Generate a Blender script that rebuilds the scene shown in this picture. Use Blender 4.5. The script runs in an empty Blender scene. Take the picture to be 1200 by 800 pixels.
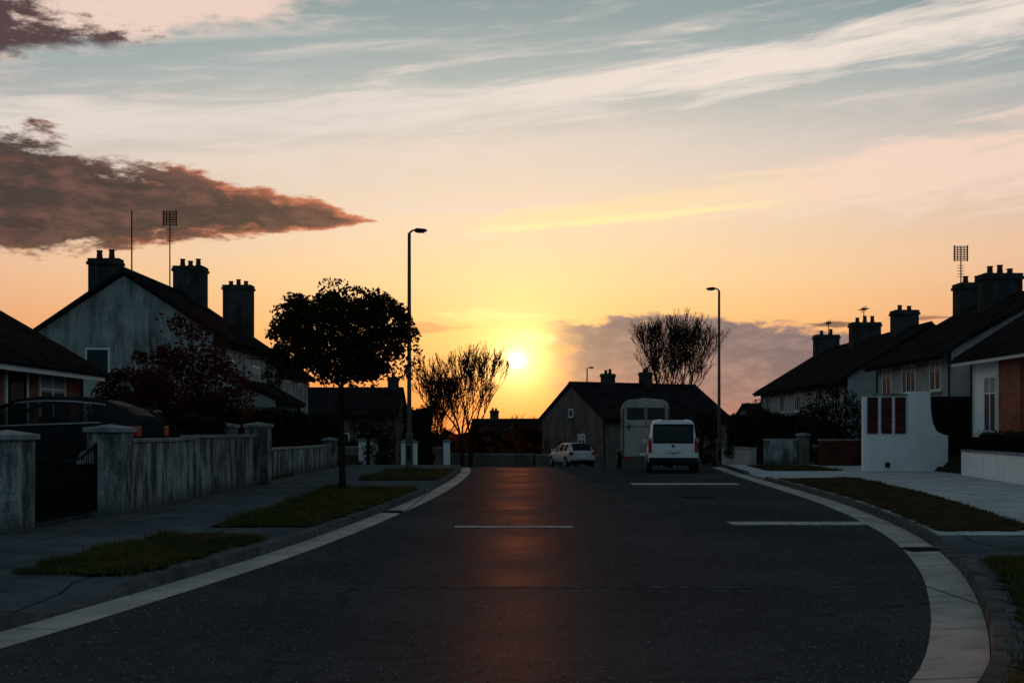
import bpy, math, random
from mathutils import Vector, Matrix, noise as mnoise
random.seed(7)
R=random
def lin(c):
    o=[]
    for v in c:
        v=v/255.0
        o.append(v/12.92 if v<=0.04045 else ((v+0.055)/1.055)**2.4)
    return (o[0],o[1],o[2],1.0)
# ---------------------------------------------------------------- node DSL
class G:
    def __init__(s,nt): s.nt=nt; s.N=nt.nodes; s.L=nt.links
    def put(s,inp,v):
        if isinstance(v,E): s.L.new(v.k,inp)
        elif isinstance(v,bpy.types.NodeSocket): s.L.new(v,inp)
        elif v is not None: inp.default_value=v
    def m(s,op,a,b=None,c=None):
        n=s.N.new('ShaderNodeMath'); n.operation=op
        s.put(n.inputs[0],a)
        if b is not None: s.put(n.inputs[1],b)
        if c is not None: s.put(n.inputs[2],c)
        return E(s,n.outputs[0])
    def sm(s,v,a,b,lo=0.0,hi=1.0):
        n=s.N.new('ShaderNodeMapRange'); n.interpolation_type='SMOOTHSTEP'
        flip=a>b
        if flip: a,b,lo,hi=b,a,hi,lo
        s.put(n.inputs[0],v); n.inputs[1].default_value=a; n.inputs[2].default_value=b
        n.inputs[3].default_value=lo; n.inputs[4].default_value=hi
        return E(s,n.outputs[0])
    def mix(s,f,a,b,blend='MIX'):
        n=s.N.new('ShaderNodeMix'); n.data_type='RGBA'; n.blend_type=blend
        s.put(n.inputs[0],f); s.put(n.inputs[6],a); s.put(n.inputs[7],b)
        return E(s,n.outputs[2])
    def comb(s,x,y,z=0.0):
        n=s.N.new('ShaderNodeCombineXYZ')
        s.put(n.inputs[0],x); s.put(n.inputs[1],y); s.put(n.inputs[2],z)
        return E(s,n.outputs[0])
    def sep(s,v):
        n=s.N.new('ShaderNodeSeparateXYZ'); s.put(n.inputs[0],v)
        return [E(s,o) for o in n.outputs]
    def noise(s,vec,scale,detail=4,rough=0.55,dist=0.0):
        n=s.N.new('ShaderNodeTexNoise'); s.put(n.inputs['Vector'],vec)
        n.inputs['Scale'].default_value=scale; n.inputs['Detail'].default_value=min(detail,7)
        n.inputs['Roughness'].default_value=rough; n.inputs['Distortion'].default_value=dist
        return E(s,n.outputs[0])
    def ramp(s,f,stops):
        n=s.N.new('ShaderNodeValToRGB'); s.put(n.inputs[0],f)
        e=n.color_ramp.elements
        while len(e)<len(stops): e.new(0.5)
        for i,(p,c) in enumerate(stops): e[i].position=p; e[i].color=c
        return E(s,n.outputs[0])
    def vm(s,op,a,b):
        n=s.N.new('ShaderNodeVectorMath'); n.operation=op
        s.put(n.inputs[0],a); s.put(n.inputs[1],b)
        return n
class E:
    def __init__(s,g,k): s.g=g; s.k=k
    def __add__(s,o): return s.g.m('ADD',s,o)
    def __radd__(s,o): return s.g.m('ADD',s,o)
    def __sub__(s,o): return s.g.m('SUBTRACT',s,o)
    def __rsub__(s,o): return s.g.m('SUBTRACT',o,s)
    def __mul__(s,o): return s.g.m('MULTIPLY',s,o)
    def __rmul__(s,o): return s.g.m('MULTIPLY',s,o)
    def __truediv__(s,o): return s.g.m('DIVIDE',s,o)
    def abs(s): return s.g.m('ABSOLUTE',s)
    def clamp(s): return s.g.m('MINIMUM',s.g.m('MAXIMUM',s,0.0),1.0)
# ---------------------------------------------------------------- sky
SUN_AZ=0.25; SUN_EL=3.4
def sky_world():
    w=bpy.data.worlds.new("World"); bpy.context.scene.world=w; w.use_nodes=True
    nt=w.node_tree; nt.nodes.clear(); g=G(nt)
    tc=nt.nodes.new('ShaderNodeTexCoord')
    d=E(g,tc.outputs['Generated']); x,y,z=g.sep(d)
    az=g.m('ARCTAN2',x,y)*57.29578
    el=g.m('ARCSINE',z)*57.29578
    aaz=az.abs()
    base=g.ramp((el/40.0).clamp(),[
        (0.0,lin((210,96,60))),(0.05,lin((242,142,80))),(0.115,lin((253,188,114))),
        (0.18,lin((251,209,156))),(0.25,lin((243,215,186))),(0.33,lin((224,211,198))),
        (0.41,lin((178,186,184))),(0.48,lin((148,165,167))),(0.70,lin((84,104,116))),(1.0,lin((56,76,92)))])
    side=g.ramp((el/40.0).clamp(),[
        (0.0,lin((196,104,80))),(0.10,lin((232,152,110))),(0.20,lin((238,188,158))),
        (0.30,lin((206,193,184))),(0.40,lin((152,166,170))),(0.48,lin((128,148,154))),(0.70,lin((80,100,114))),(1.0,lin((56,76,92)))])
    col=g.mix(g.sm(aaz,5.0,34.0),base,side)
    back=g.ramp((el/90.0).clamp(),[(0.0,lin((80,109,124))),(0.25,lin((90,126,142))),(1.0,lin((52,78,95)))])
    col=g.mix(g.sm(aaz,35.0,100.0),col,back)
    col=g.mix(g.sm(el,35.0,70.0),col,lin((50,76,93)))
    sa,se=math.radians(SUN_AZ),math.radians(SUN_EL)
    sd=(math.sin(sa)*math.cos(se),math.cos(sa)*math.cos(se),math.sin(se))
    dn=g.vm('DOT_PRODUCT',d,sd)
    ang=g.m('ARCCOSINE',g.m('MINIMUM',E(g,dn.outputs['Value']),1.0))*57.29578
    g0=g.m('EXPONENT',ang*(-1.0/0.6))
    g1=g.m('EXPONENT',ang*(-1.0/1.8))
    g2=g.m('EXPONENT',ang*(-1.0/5.0))
    g3=g.m('EXPONENT',ang*(-1.0/5.0))*g.sm(el,4.0,0.0)
    disc=g.sm(ang,0.42,0.34)
    def addc(col,f,c):
        s=g.N.new('ShaderNodeVectorMath'); s.operation='SCALE'; s.inputs[0].default_value=c
        g.put(s.inputs['Scale'],f)
        a=g.vm('ADD',col,s.outputs[0]); return E(g,a.outputs[0])
    col=addc(col,g2,(0.34,0.20,0.04))
    el10=el-az*0.10
    nS=g.noise(g.comb(az*0.10,el10*0.9,7.7),1.3,6,0.62,0.5)
    nA=g.noise(g.comb(az*0.21,el*0.60,0.4),1.0,7,0.62)
    nB=g.noise(g.comb(az*0.55,el*1.5,5.4),1.0,5,0.64)
    nC=g.noise(g.comb(az*0.6,el*3.0,1.0),1.0,3,0.6)
    col=g.mix(g.sm(nS,0.45,0.72)*0.5*g.sm(el,6,12),col,lin((234,218,208)))
    q=el10-15.6
    m3=g.sm(1.0-q.abs()/1.6+(nS-0.5)*2.6,0.0,1.0)*g.sm(az,34,26)*g.sm(az,-40,-30)
    col=g.mix(m3*0.94,col,g.mix(g.sm(az,-10,14),lin((232,220,210)),lin((247,231,218))))
    q=el10-13.3
    m3b=g.sm(1.0-q.abs()/1.5+(nB-0.5)*1.0+(nS-0.5)*2.0,0.15,1.1)*g.sm(az,12,-6)*g.sm(az,-40,-30)
    col=g.mix(m3b*0.75,col,lin((238,219,202)))
    a4=az+2.6
    q=el-(a4*0.085+9.75)
    h=g.m('MAXIMUM',a4*0.08+0.22,0.2)
    m4=g.sm(1.0-q.abs()/h+(nS-0.5)*2.2+(nB-.5)*.9,-0.05,0.8)*g.sm(az,-3.6,1.0)*g.sm(az,42,30)
    c4=g.mix(g.sm(az,2,18),lin((255,228,172)),lin((250,217,197)))
    col=g.mix(m4*0.92,col,c4)
    m4b=g.sm(1.0-(el-(a4*0.075+9.45)).abs()/0.32+(nB-0.5)*1.6,0.15,0.9)*g.sm(az,-3.4,0.5)*g.sm(az,15,8)
    col=g.mix(m4b*0.95,col,lin((255,240,176)))
    # dark cloud bank on the left
    t=((-7.0-az)/15.0).clamp()
    up=g.m('MAXIMUM',el-(t*0.2+9.9),0.0)/(t*2.6+0.55)
    dw=g.m('MAXIMUM',(t*0.2+9.9)-el,0.0)/(t*1.8+0.40)
    dd=1.0-(up+dw)-g.sm(az,-9.5,-5.4)*1.2
    m1=g.sm(dd+(nA-0.5)*1.4+(nB-0.5)*1.1,0.0,0.28)*g.sm(az,-60,-40)
    core=g.sm(dd*1.1+(nB-0.5)*2.3+(t-0.35)*0.7,-0.1,0.65)
    c1=g.mix(core,lin((206,116,84)),g.mix(g.sm(nB,0.42,0.70),lin((50,35,40)),lin((104,66,60))))
    col=g.mix(m1*0.98,col,c1)
    # top-left cloud
    eb=(az+23.2)*0.27+14.9
    m2=g.sm((el-eb)/1.5+(nA-0.5)*2.2+(nB-.5)*1.2,0.1,0.9)*g.sm(az,-6,-12)*g.sm(az,-70,-40)*g.sm(el,34,24)
    dk=g.sm(1.0-((az+23.5)/7.0).abs()*0.8-((el-17.0)/1.8).abs()*0.8+(nB-0.5)*2.6,-0.05,0.55)
    col=g.mix(m2*0.95,col,g.mix(dk,lin((245,214,198)),lin((78,50,54))))
    # low blue-grey bank to the right of the sun
    top=5.4+(nA-0.5)*2.2+(nB-.5)*1.2-g.sm(az,8,20)*0.7
    m5=g.sm(top-el,0.0,0.35)*g.sm(az+(nB-0.5)*3.0,1.3,3.4)*g.sm(az,70,50)
    c5=g.mix(g.sm(nB,0.38,0.74),lin((88,88,110)),lin((140,120,126)))
    c5=g.mix(g.sm(top-el,0.4,0.0)*0.6,c5,lin((240,172,128)))
    c5=g.mix(g.sm(el,1.8,0.0)*0.4,c5,lin((190,120,98)))
    col=g.mix(m5*0.96,col,c5)
    def streak(a0,a1,e0,h,c,amt,sl=0.0):
        nonlocal col
        mid=(a0+a1)/2; hw=(a1-a0)/2
        q=(el-(e0+(az-mid)*sl)).abs()/h+((az-mid)/hw).abs()
        m=g.sm(1.0-q+(nC-0.5)*1.8,0.1,0.7)
        col=g.mix(m*amt,col,lin(c))
    streak(-5.5,2.5,5.55,0.45,(255,230,150),0.85,-0.02)
    streak(-7.5,-1,4.95,0.40,(226,138,96),0.6)
    streak(13.0,17.2,4.95,0.22,(112,78,80),0.9)
    streak(17.0,21,5.1,0.16,(136,92,86),0.8)
    streak(-0.8,2.8,4.55,0.6,(255,228,146),1.0,-0.12)
    streak(0.9,4.2,3.9,0.4,(244,156,100),0.8,-0.05)
    streak(-12,-6.5,3.4,0.35,(190,108,84),0.6)
    col=addc(col,g1,(0.75,0.48,0.13))
    col=addc(col,g0,(2.6,1.9,0.9))
    col=addc(col,g3,(0.30,0.02,0.0))
    col=addc(col,disc,(8.0,7.0,4.0))
    st=nt.nodes.new('ShaderNodeTexSky'); st.sky_type='NISHITA'; st.sun_disc=False
    st.sun_elevation=math.radians(SUN_EL); st.sun_rotation=math.radians(SUN_AZ)
    bg=nt.nodes.new('ShaderNodeBackground'); bg.inputs[1].default_value=0.93
    bg2=nt.nodes.new('ShaderNodeBackground'); bg2.inputs[1].default_value=0.006
    g.put(bg.inputs[0],col); g.put(bg2.inputs[0],st.outputs[0])
    ad=nt.nodes.new('ShaderNodeAddShader'); out=nt.nodes.new('ShaderNodeOutputWorld')
    nt.links.new(bg.outputs[0],ad.inputs[0]); nt.links.new(bg2.outputs[0],ad.inputs[1])
    nt.links.new(ad.outputs[0],out.inputs[0])
    w.cycles.sampling_method='MANUAL'; w.cycles.sample_map_resolution=512
sky_world()
# ---------------------------------------------------------------- materials
def newmat(name):
    m=bpy.data.materials.new(name); m.use_nodes=True
    nt=m.node_tree; g=G(nt); b=nt.nodes['Principled BSDF']
    geo=nt.nodes.new('ShaderNodeNewGeometry')
    return m,g,b,E(g,geo.outputs['Position'])
def bump(g,b,h,strength,dist=0.02):
    n=g.N.new('ShaderNodeBump'); g.put(n.inputs['Height'],h)
    n.inputs['Strength'].default_value=strength; n.inputs['Distance'].default_value=dist
    g.L.new(n.outputs[0],b.inputs['Normal']); return n
def C(r,gg,b): return (r,gg,b,1.0)
def simple(name,c1,c2,scale=3.0,rough=0.7,bs=0.3,bscale=40,bd=0.01,metal=0.0,stain=None,spec=0.2,coat=0):
    m,g,b,p=newmat(name)
    n=g.noise(p,scale,4,0.6)
    col=g.mix(g.sm(n,0.3,0.7),c1,c2)
    if stain:
        px,py,pz=g.sep(p)
        s=g.noise(g.comb(px*2.2,py*2.2,pz*0.35),1.0,5,0.65)
        s2=g.noise(g.comb(px*.7+9,py*.7,pz*0.7),1.0,5,0.7)
        col=g.mix(g.sm(s*.6+s2*.4,0.43,0.66)*stain[1],col,stain[0])
    g.put(b.inputs['Base Color'],col); b.inputs['Roughness'].default_value=rough
    b.inputs['Metallic'].default_value=metal; b.inputs['Specular IOR Level'].default_value=spec
    b.inputs['Coat Weight'].default_value=coat; b.inputs['Coat Roughness'].default_value=0.08
    if bs: bump(g,b,g.noise(p,bscale,2,0.6),bs,bd)
    return m
def leafmat(name,c1,c2,trans=0.35):
    m,g,b,p=newmat(name)
    n=g.noise(p,2.5,3,0.7)
    col=g.mix(g.sm(n,0.35,0.65),c1,c2)
    df=g.N.new('ShaderNodeBsdfDiffuse'); g.put(df.inputs[0],col)
    t=g.N.new('ShaderNodeBsdfTranslucent'); g.put(t.inputs[0],col)
    mx=g.N.new('ShaderNodeMixShader'); mx.inputs[0].default_value=trans
    g.L.new(df.outputs[0],mx.inputs[1]); g.L.new(t.outputs[0],mx.inputs[2])
    g.L.new(mx.outputs[0],g.N['Material Output'].inputs[0])
    g.N.remove(b)
    return m
def asphalt():
    m,g,b,p=newmat('asphalt')
    big=g.noise(p,0.35,4,0.6); mid=g.noise(p,6,4,0.65); fine=g.noise(p,90,1,0.6)
    col=g.mix(g.sm(big*0.6+mid*0.4,0.36,0.64),C(.024,.032,.038),C(.044,.055,.062))
    v=g.N.new('ShaderNodeTexVoronoi'); v.inputs['Scale'].default_value=42; g.put(v.inputs['Vector'],p)
    vc=g.sep(E(g,v.outputs['Color']))
    stone=g.sm(vc[0],0.84,0.97)*g.sm(E(g,v.outputs['Distance']),0.5,0.2)
    col=g.mix(stone*0.7,col,C(.20,.215,.22))
    col=g.mix(g.sm(fine,0.5,0.7)*0.5,col,C(.008,.009,.011))
    v2=g.N.new('ShaderNodeTexVoronoi'); v2.feature='DISTANCE_TO_EDGE'; v2.inputs['Scale'].default_value=0.22
    pp=g.vm('ADD',p,g.comb(mid*.35+big*2.0,mid*.3+big,0.0)); g.put(v2.inputs['Vector'],pp.outputs[0])
    cr=g.sm(E(g,v2.outputs['Distance']),0.006,0.001)*g.sm(big,0.44,0.55)
    col=g.mix(cr*0.55,col,C(.006,.006,.007))
    df=g.N.new('ShaderNodeBsdfDiffuse'); g.put(df.inputs[0],col)
    gl=g.N.new('ShaderNodeBsdfGlossy'); gl.inputs[0].default_value=(1,.92,.88,1)
    g.put(gl.inputs['Roughness'],g.sm(big,0.35,0.65,0.46,0.56))
    n=g.N.new('ShaderNodeBump'); g.put(n.inputs['Height'],E(g,v.outputs['Distance'])*(-0.5)+fine*0.8)
    n.inputs['Strength'].default_value=.15; n.inputs['Distance'].default_value=.003
    g.L.new(n.outputs[0],df.inputs['Normal']); g.L.new(n.outputs[0],gl.inputs['Normal'])
    mx=g.N.new('ShaderNodeMixShader'); mx.inputs[0].default_value=.0048
    g.L.new(df.outputs[0],mx.inputs[1]); g.L.new(gl.outputs[0],mx.inputs[2])
    g.L.new(mx.outputs[0],g.N['Material Output'].inputs[0]); g.N.remove(b)
    return m
def paving(name,c1,c2,joint=2.4):
    m,g,b,p=newmat(name)
    px,py,pz=g.sep(p)
    n=g.noise(p,0.8,5,0.65); f=g.noise(p,60,2,0.6); s=g.noise(p,3.5,5,0.7)
    col=g.mix(g.sm(n,0.3,0.7),c1,c2)
    col=g.mix(g.sm(s,0.48,0.72)*0.55,col,(c1[0]*.5,c1[1]*.5,c1[2]*.5,1))
    fr=g.m('FRACT',py/joint); j=g.sm((fr-0.5).abs(),0.492,0.497)
    fx=g.m('FRACT',px/2.0); j2=g.sm((fx-0.5).abs(),0.490,0.496)
    j=g.m('MAXIMUM',j,j2)
    col=g.mix(j*0.8,col,C(.015,.017,.017))
    g.put(b.inputs['Base Color'],col); b.inputs['Roughness'].default_value=0.95
    b.inputs['Specular IOR Level'].default_value=0.0
    bump(g,b,f*0.6+s*0.6-j*1.5,0.25,0.005)
    return m
def pebble(name,c1,c2,sc=45):
    m,g,b,p=newmat(name)
    px,py,pz=g.sep(p)
    v=g.N.new('ShaderNodeTexVoronoi'); v.inputs['Scale'].default_value=sc; g.put(v.inputs['Vector'],p)
    vc=g.sep(E(g,v.outputs['Color']))
    col=g.mix(vc[0],c1,c2)
    s=g.noise(g.comb(px*1.6,py*1.6,pz*0.5),1.6,5,0.7)
    col=g.mix(g.sm(s,0.38,0.60)*0.88,col,C(.030,.036,.037))
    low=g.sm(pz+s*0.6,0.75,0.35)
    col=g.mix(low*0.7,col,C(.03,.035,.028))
    g.put(b.inputs['Base Color'],col); b.inputs['Roughness'].default_value=0.95
    b.inputs['Specular IOR Level'].default_value=0.0
    bump(g,b,E(g,v.outputs['Distance']),0.8,0.015)
    return m
def rooftile(name,c1,c2):
    m,g,b,p=newmat(name)
    px,py,pz=g.sep(p)
    fr=g.m('FRACT',pz/0.17); fx=g.m('FRACT',(px+py)/0.3)
    n=g.noise(p,1.2,5,0.7)
    col=g.mix(g.sm(n,0.35,0.65),c1,c2)
    col=g.mix(g.sm(fr,0.25,0.0)*0.6,col,C(.004,.004,.004))
    col=g.mix(g.sm((fx-.5).abs(),.42,.48)*0.4,col,C(.004,.004,.004))
    g.put(b.inputs['Base Color'],col); b.inputs['Roughness'].default_value=1.0
    b.inputs['Specular IOR Level'].default_value=0.0
    bump(g,b,fr,0.15,0.006)
    return m
def brickmat(name,c1,c2,mort):
    m,g,b,p=newmat(name)
    px,py,pz=g.sep(p)
    br=g.N.new('ShaderNodeTexBrick'); g.put(br.inputs['Vector'],g.comb(px+py,pz,0.0))
    br.inputs['Scale'].default_value=1.0; br.inputs['Brick Width'].default_value=0.225
    br.inputs['Row Height'].default_value=0.075; br.inputs['Mortar Size'].default_value=0.008
    br.inputs['Color1'].default_value=c1; br.inputs['Color2'].default_value=c2; br.inputs['Mortar'].default_value=mort
    n=g.noise(p,1.5,4,0.6)
    col=g.mix(g.sm(n,0.4,0.7)*0.4,E(g,br.outputs[0]),C(.05,.03,.025))
    g.put(b.inputs['Base Color'],col); b.inputs['Roughness'].default_value=0.9
    b.inputs['Specular IOR Level'].default_value=0.0
    bump(g,b,E(g,br.outputs['Fac'])*(-1.0),0.4,0.008)
    return m
def marking(name,hi=.42,a=.40,bb=.52):
    m,g,b,p=newmat(name)
    n=g.noise(p,7,5,0.75); n2=g.noise(p,55,2,0.6)
    w=g.sm(n*0.55+n2*0.45,a,bb)
    g.put(b.inputs['Base Color'],g.mix(w,C(.035,.04,.045),C(hi,hi*1.04,hi*1.04)))
    b.inputs['Roughness'].default_value=0.9; b.inputs['Specular IOR Level'].default_value=0.0; bump(g,b,n2,0.2,0.003)
    return m
M=dict(
 asphalt=asphalt(),
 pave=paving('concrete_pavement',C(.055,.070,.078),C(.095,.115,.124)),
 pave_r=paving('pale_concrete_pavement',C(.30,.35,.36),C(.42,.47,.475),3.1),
 gutter=paving('gutter_concrete',C(.27,.28,.265),C(.40,.405,.38),1.8),
 grit=simple('grit',C(.14,.15,.15),C(.22,.23,.22),30,0.95,0,spec=0),
 kerb=simple('kerb_stone',C(.06,.065,.065),C(.12,.125,.12),4,0.95,0.3,50,0.006,stain=(C(.03,.03,.03),.6),spec=0),
 iron=simple('cast_iron',C(.018,.020,.021),C(.03,.032,.033),9,0.95,0.2,50,0.003,spec=0),
 grassg=simple('turf',C(.014,.020,.009),C(.032,.036,.014),5,0.95,0.4,50,0.02,spec=0),
 soil=simple('dry_turf',C(.030,.024,.015),C(.055,.038,.022),4,0.95,0.4,40,0.02,spec=0),
 land=simple('land',C(.02,.026,.015),C(.032,.032,.02),0.3,0.95,0.4,8,0.03,spec=0),
 blade=leafmat('grass_blades',C(.040,.054,.018),C(.095,.092,.030),0.12),
 blade_d=leafmat('dry_grass_blades',C(.050,.040,.022),C(.085,.058,.032),0.12),
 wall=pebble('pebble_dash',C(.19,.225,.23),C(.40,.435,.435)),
 cap=simple('wall_coping',C(.18,.20,.20),C(.30,.33,.33),3,0.9,0.3,40,0.006,stain=(C(.05,.055,.05),0.7),spec=0),
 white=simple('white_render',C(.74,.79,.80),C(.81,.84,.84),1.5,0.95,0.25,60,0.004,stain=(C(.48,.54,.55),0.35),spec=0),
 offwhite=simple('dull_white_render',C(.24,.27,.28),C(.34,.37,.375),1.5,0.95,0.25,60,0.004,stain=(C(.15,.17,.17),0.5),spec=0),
 blind=simple('window_blind',C(.25,.27,.28),C(.34,.36,.36),6,0.9,0,spec=0),
 grey=simple('weathered_render',C(.25,.29,.285),C(.36,.40,.39),1.0,0.95,0.4,45,0.008,stain=(C(.07,.085,.085),0.95),spec=0),
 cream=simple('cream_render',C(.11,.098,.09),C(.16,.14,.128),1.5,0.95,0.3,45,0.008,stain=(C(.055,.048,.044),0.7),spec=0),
 roof=rooftile('roof_tiles',C(.010,.010,.012),C(.022,.021,.022)),
 roofb=rooftile('brown_roof_tiles',C(.014,.011,.011),C(.026,.020,.019)),
 brick=brickmat('red_brick',C(.27,.075,.045),C(.37,.115,.065),C(.16,.15,.13)),
 panel=simple('brown_panel',C(.045,.016,.014),C(.08,.028,.022),3,0.8,0.3,30,0.006,spec=0),
 chim=simple('chimney_render',C(.032,.035,.034),C(.062,.065,.062),2,0.95,0.4,30,0.008,stain=(C(.016,.016,.016),0.7),spec=0),
 pot=simple('clay_pot',C(.05,.028,.02),C(.08,.042,.028),5,0.95,0.3,spec=0),
 frame=simple('window_frame',C(.62,.66,.67),C(.72,.76,.76),2,0.6,0,spec=.05),
 dark=simple('dark_metal',C(.008,.008,.009),C(.015,.015,.017),8,0.8,0.2,60,0.003,metal=0.0,spec=.03),
 fascia=simple('dark_fascia',C(.012,.012,.014),C(.025,.025,.025),3,0.8,0.2,spec=.0),
 steel=simple('galvanised_steel',C(.05,.052,.054),C(.085,.088,.09),3,0.6,0.15,40,0.004,metal=0.0,spec=.12),
 bark=simple('bark',C(.016,.012,.010),C(.030,.022,.017),6,0.95,0.5,25,0.02,spec=.0),
 leaf_g=leafmat('dark_green_leaves',C(.013,.016,.008),C(.036,.028,.012),0.15),
 leaf_r=leafmat('copper_leaves',C(.036,.013,.011),C(.072,.024,.016),0.10),
 leaf_o=leafmat('orange_leaves',C(.16,.045,.014),C(.24,.08,.025),0.6),
 leaf_y=leafmat('yellow_shrub_leaves',C(.16,.14,.03),C(.28,.23,.05),0.4),
 hedge=leafmat('hedge_leaves',C(.010,.016,.008),C(.028,.034,.014),0.1),
 hedge_glow=leafmat('russet_glow_hedge_leaves',C(.07,.020,.012),C(.15,.042,.018),0.55),  # brown hedge, leaf colour reddened to stand in for the glow below the sun
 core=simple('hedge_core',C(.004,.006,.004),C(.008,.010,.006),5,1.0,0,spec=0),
 cwhite=simple('white_car_paint',C(.68,.71,.73),C(.74,.77,.78),1,0.4,0,coat=0.15),
 csilver=simple('silver_car_paint',C(.42,.45,.47),C(.48,.51,.53),1,0.4,0,metal=0.0,coat=0.15),
 cblack=simple('dark_grey_car_paint',C(.014,.017,.020),C(.019,.022,.026),1,0.8,0,coat=0.0,spec=.0),
 rubber=simple('rubber',C(.010,.010,.010),C(.016,.016,.016),6,0.9,0.2,spec=.0),
 plastic=simple('black_plastic',C(.012,.012,.013),C(.02,.02,.021),6,0.8,0.1,spec=.03),
 rim=simple('alloy',C(.3,.32,.33),C(.4,.42,.43),6,0.7,0,metal=0.0,spec=.1),
 red=simple('tail_lamp',C(.30,.012,.01),C(.36,.02,.015),6,0.4,0),
 amber=simple('amber_lamp',C(.5,.2,.02),C(.55,.24,.03),6,0.4,0),
 plate=simple('number_plate',C(.6,.6,.55),C(.68,.68,.62),6,0.5,0),
 lamp=simple('lamp_lens',C(.5,.5,.5),C(.6,.6,.6),6,0.4,0),
 box=simple('horsebox_panel',C(.34,.32,.29),C(.42,.39,.36),1.5,0.9,0.15,stain=(C(.2,.18,.16),0.6),spec=.0),
 mark=marking('worn_road_paint'),
 seam=marking('road_joint_seal',.16,.46,.58),
 wood=simple('timber',C(.010,.009,.009),C(.020,.017,.015),4,0.95,0.4,spec=.0),
)
def glass():
    m,g,b,p=newmat('window_glass')
    n=g.noise(p,0.8,2)
    g.put(b.inputs['Base Color'],g.mix(n,C(.012,.017,.022),C(.06,.075,.085)))
    b.inputs['Roughness'].default_value=0.25; b.inputs['IOR'].default_value=1.08
    return m
M['glass']=glass()
def autoglass():
    m,g,b,p=newmat('vehicle_glass')
    t=g.N.new('ShaderNodeBsdfTransparent'); t.inputs[0].default_value=(.66,.72,.72,1)
    b.inputs['Base Color'].default_value=(.03,.036,.038,1); b.inputs['Roughness'].default_value=.3; b.inputs['IOR'].default_value=1.08
    mx=g.N.new('ShaderNodeMixShader'); mx.inputs[0].default_value=.3
    g.L.new(t.outputs[0],mx.inputs[1]); g.L.new(b.outputs[0],mx.inputs[2])
    g.L.new(mx.outputs[0],g.N['Material Output'].inputs[0]); return m
M['aglass']=autoglass()
# ---------------------------------------------------------------- mesh builder
class MB:
    def __init__(s): s.v=[]; s.f=[]; s.mi=[]; s.mats=[]
    def mat(s,k):
        if k not in s.mats: s.mats.append(k)
        return s.mats.index(k)
    def poly(s,pts,mat):
        b=len(s.v); s.v+= [tuple(p) for p in pts]; s.f.append(tuple(range(b,b+len(pts)))); s.mi.append(s.mat(mat))
    def box(s,x0,x1,y0,y1,z0,z1,mat):
        b=len(s.v)
        s.v+=[(x0,y0,z0),(x1,y0,z0),(x1,y1,z0),(x0,y1,z0),(x0,y0,z1),(x1,y0,z1),(x1,y1,z1),(x0,y1,z1)]
        for q in ((0,3,2,1),(4,5,6,7),(0,1,5,4),(1,2,6,5),(2,3,7,6),(3,0,4,7)):
            s.f.append(tuple(b+i for i in q)); s.mi.append(s.mat(mat))
    def prism(s,pts,vec,mat,cap=True):
        n=len(pts); b=len(s.v); vec=Vector(vec)
        s.v+=[tuple(p) for p in pts]; s.v+=[tuple(Vector(p)+vec) for p in pts]
        k=s.mat(mat)
        for i in range(n):
            j=(i+1)%n; s.f.append((b+i,b+j,b+n+j,b+n+i)); s.mi.append(k)
        if cap:
            s.f.append(tuple(b+n-1-i for i in range(n))); s.mi.append(k)
            s.f.append(tuple(b+n+i for i in range(n))); s.mi.append(k)
    def tube(s,p0,p1,r0,r1,mat,n=8,cap=True):
        p0=Vector(p0); p1=Vector(p1); d=(p1-p0)
        if d.length<1e-6: return
        d.normalize(); a=Vector((0,0,1)) if abs(d.z)<0.9 else Vector((1,0,0))
        u=d.cross(a).normalized(); w=d.cross(u); b=len(s.v); k=s.mat(mat)
        for p,r in ((p0,r0),(p1,r1)):
            for i in range(n):
                t=2*math.pi*i/n; s.v.append(tuple(p+u*math.cos(t)*r+w*math.sin(t)*r))
        for i in range(n):
            j=(i+1)%n; s.f.append((b+i,b+n+i,b+n+j,b+j)); s.mi.append(k)
        if cap:
            s.f.append(tuple(b+i for i in range(n))); s.mi.append(k)
            s.f.append(tuple(b+2*n-1-i for i in range(n))); s.mi.append(k)
    def leaf(s,p,size,mat,flat=0.0):
        k=s.mat(mat); b=len(s.v)
        a=Vector((R.gauss(0,1),R.gauss(0,1),R.gauss(0,1)))
        if a.length<1e-4: a=Vector((1,0,0))
        a.normalize(); c=Vector((R.gauss(0,1),R.gauss(0,1),R.gauss(0,1))).cross(a)
        if c.length<1e-4: c=Vector((0,0,1)).cross(a)
        c.normalize(); l=size*R.uniform(.6,1.2); w=l*R.uniform(.4,.7)
        p=Vector(p)
        s.v+=[tuple(p-a*l*.5),tuple(p+c*w*.5),tuple(p+a*l*.5),tuple(p-c*w*.5)]
        s.f.append((b,b+1,b+2,b+3)); s.mi.append(k)
    def build(s,name,parent=None,smooth=False,bevel=0,sub=0):
        me=bpy.data.meshes.new(name); me.from_pydata(s.v,[],s.f)
        for k in s.mats: me.materials.append(M[k])
        me.polygons.foreach_set('material_index',s.mi)
        if smooth: me.polygons.foreach_set('use_smooth',[True]*len(s.f))
        me.update()
        o=bpy.data.objects.new(name,me); bpy.context.scene.collection.objects.link(o)
        if parent: o.parent=parent
        if sub:
            q=o.modifiers.new('sub','SUBSURF'); q.levels=sub; q.render_levels=sub
        if bevel:
            q=o.modifiers.new('bev','BEVEL'); q.width=bevel; q.segments=2; q.limit_method='ANGLE'
        return o
def empty(name,loc=(0,0,0),rz=0):
    o=bpy.data.objects.new(name,None); bpy.context.scene.collection.objects.link(o)
    o.location=loc; o.rotation_euler=(0,0,math.radians(rz)); o.empty_display_size=0.3
    return o
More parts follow.
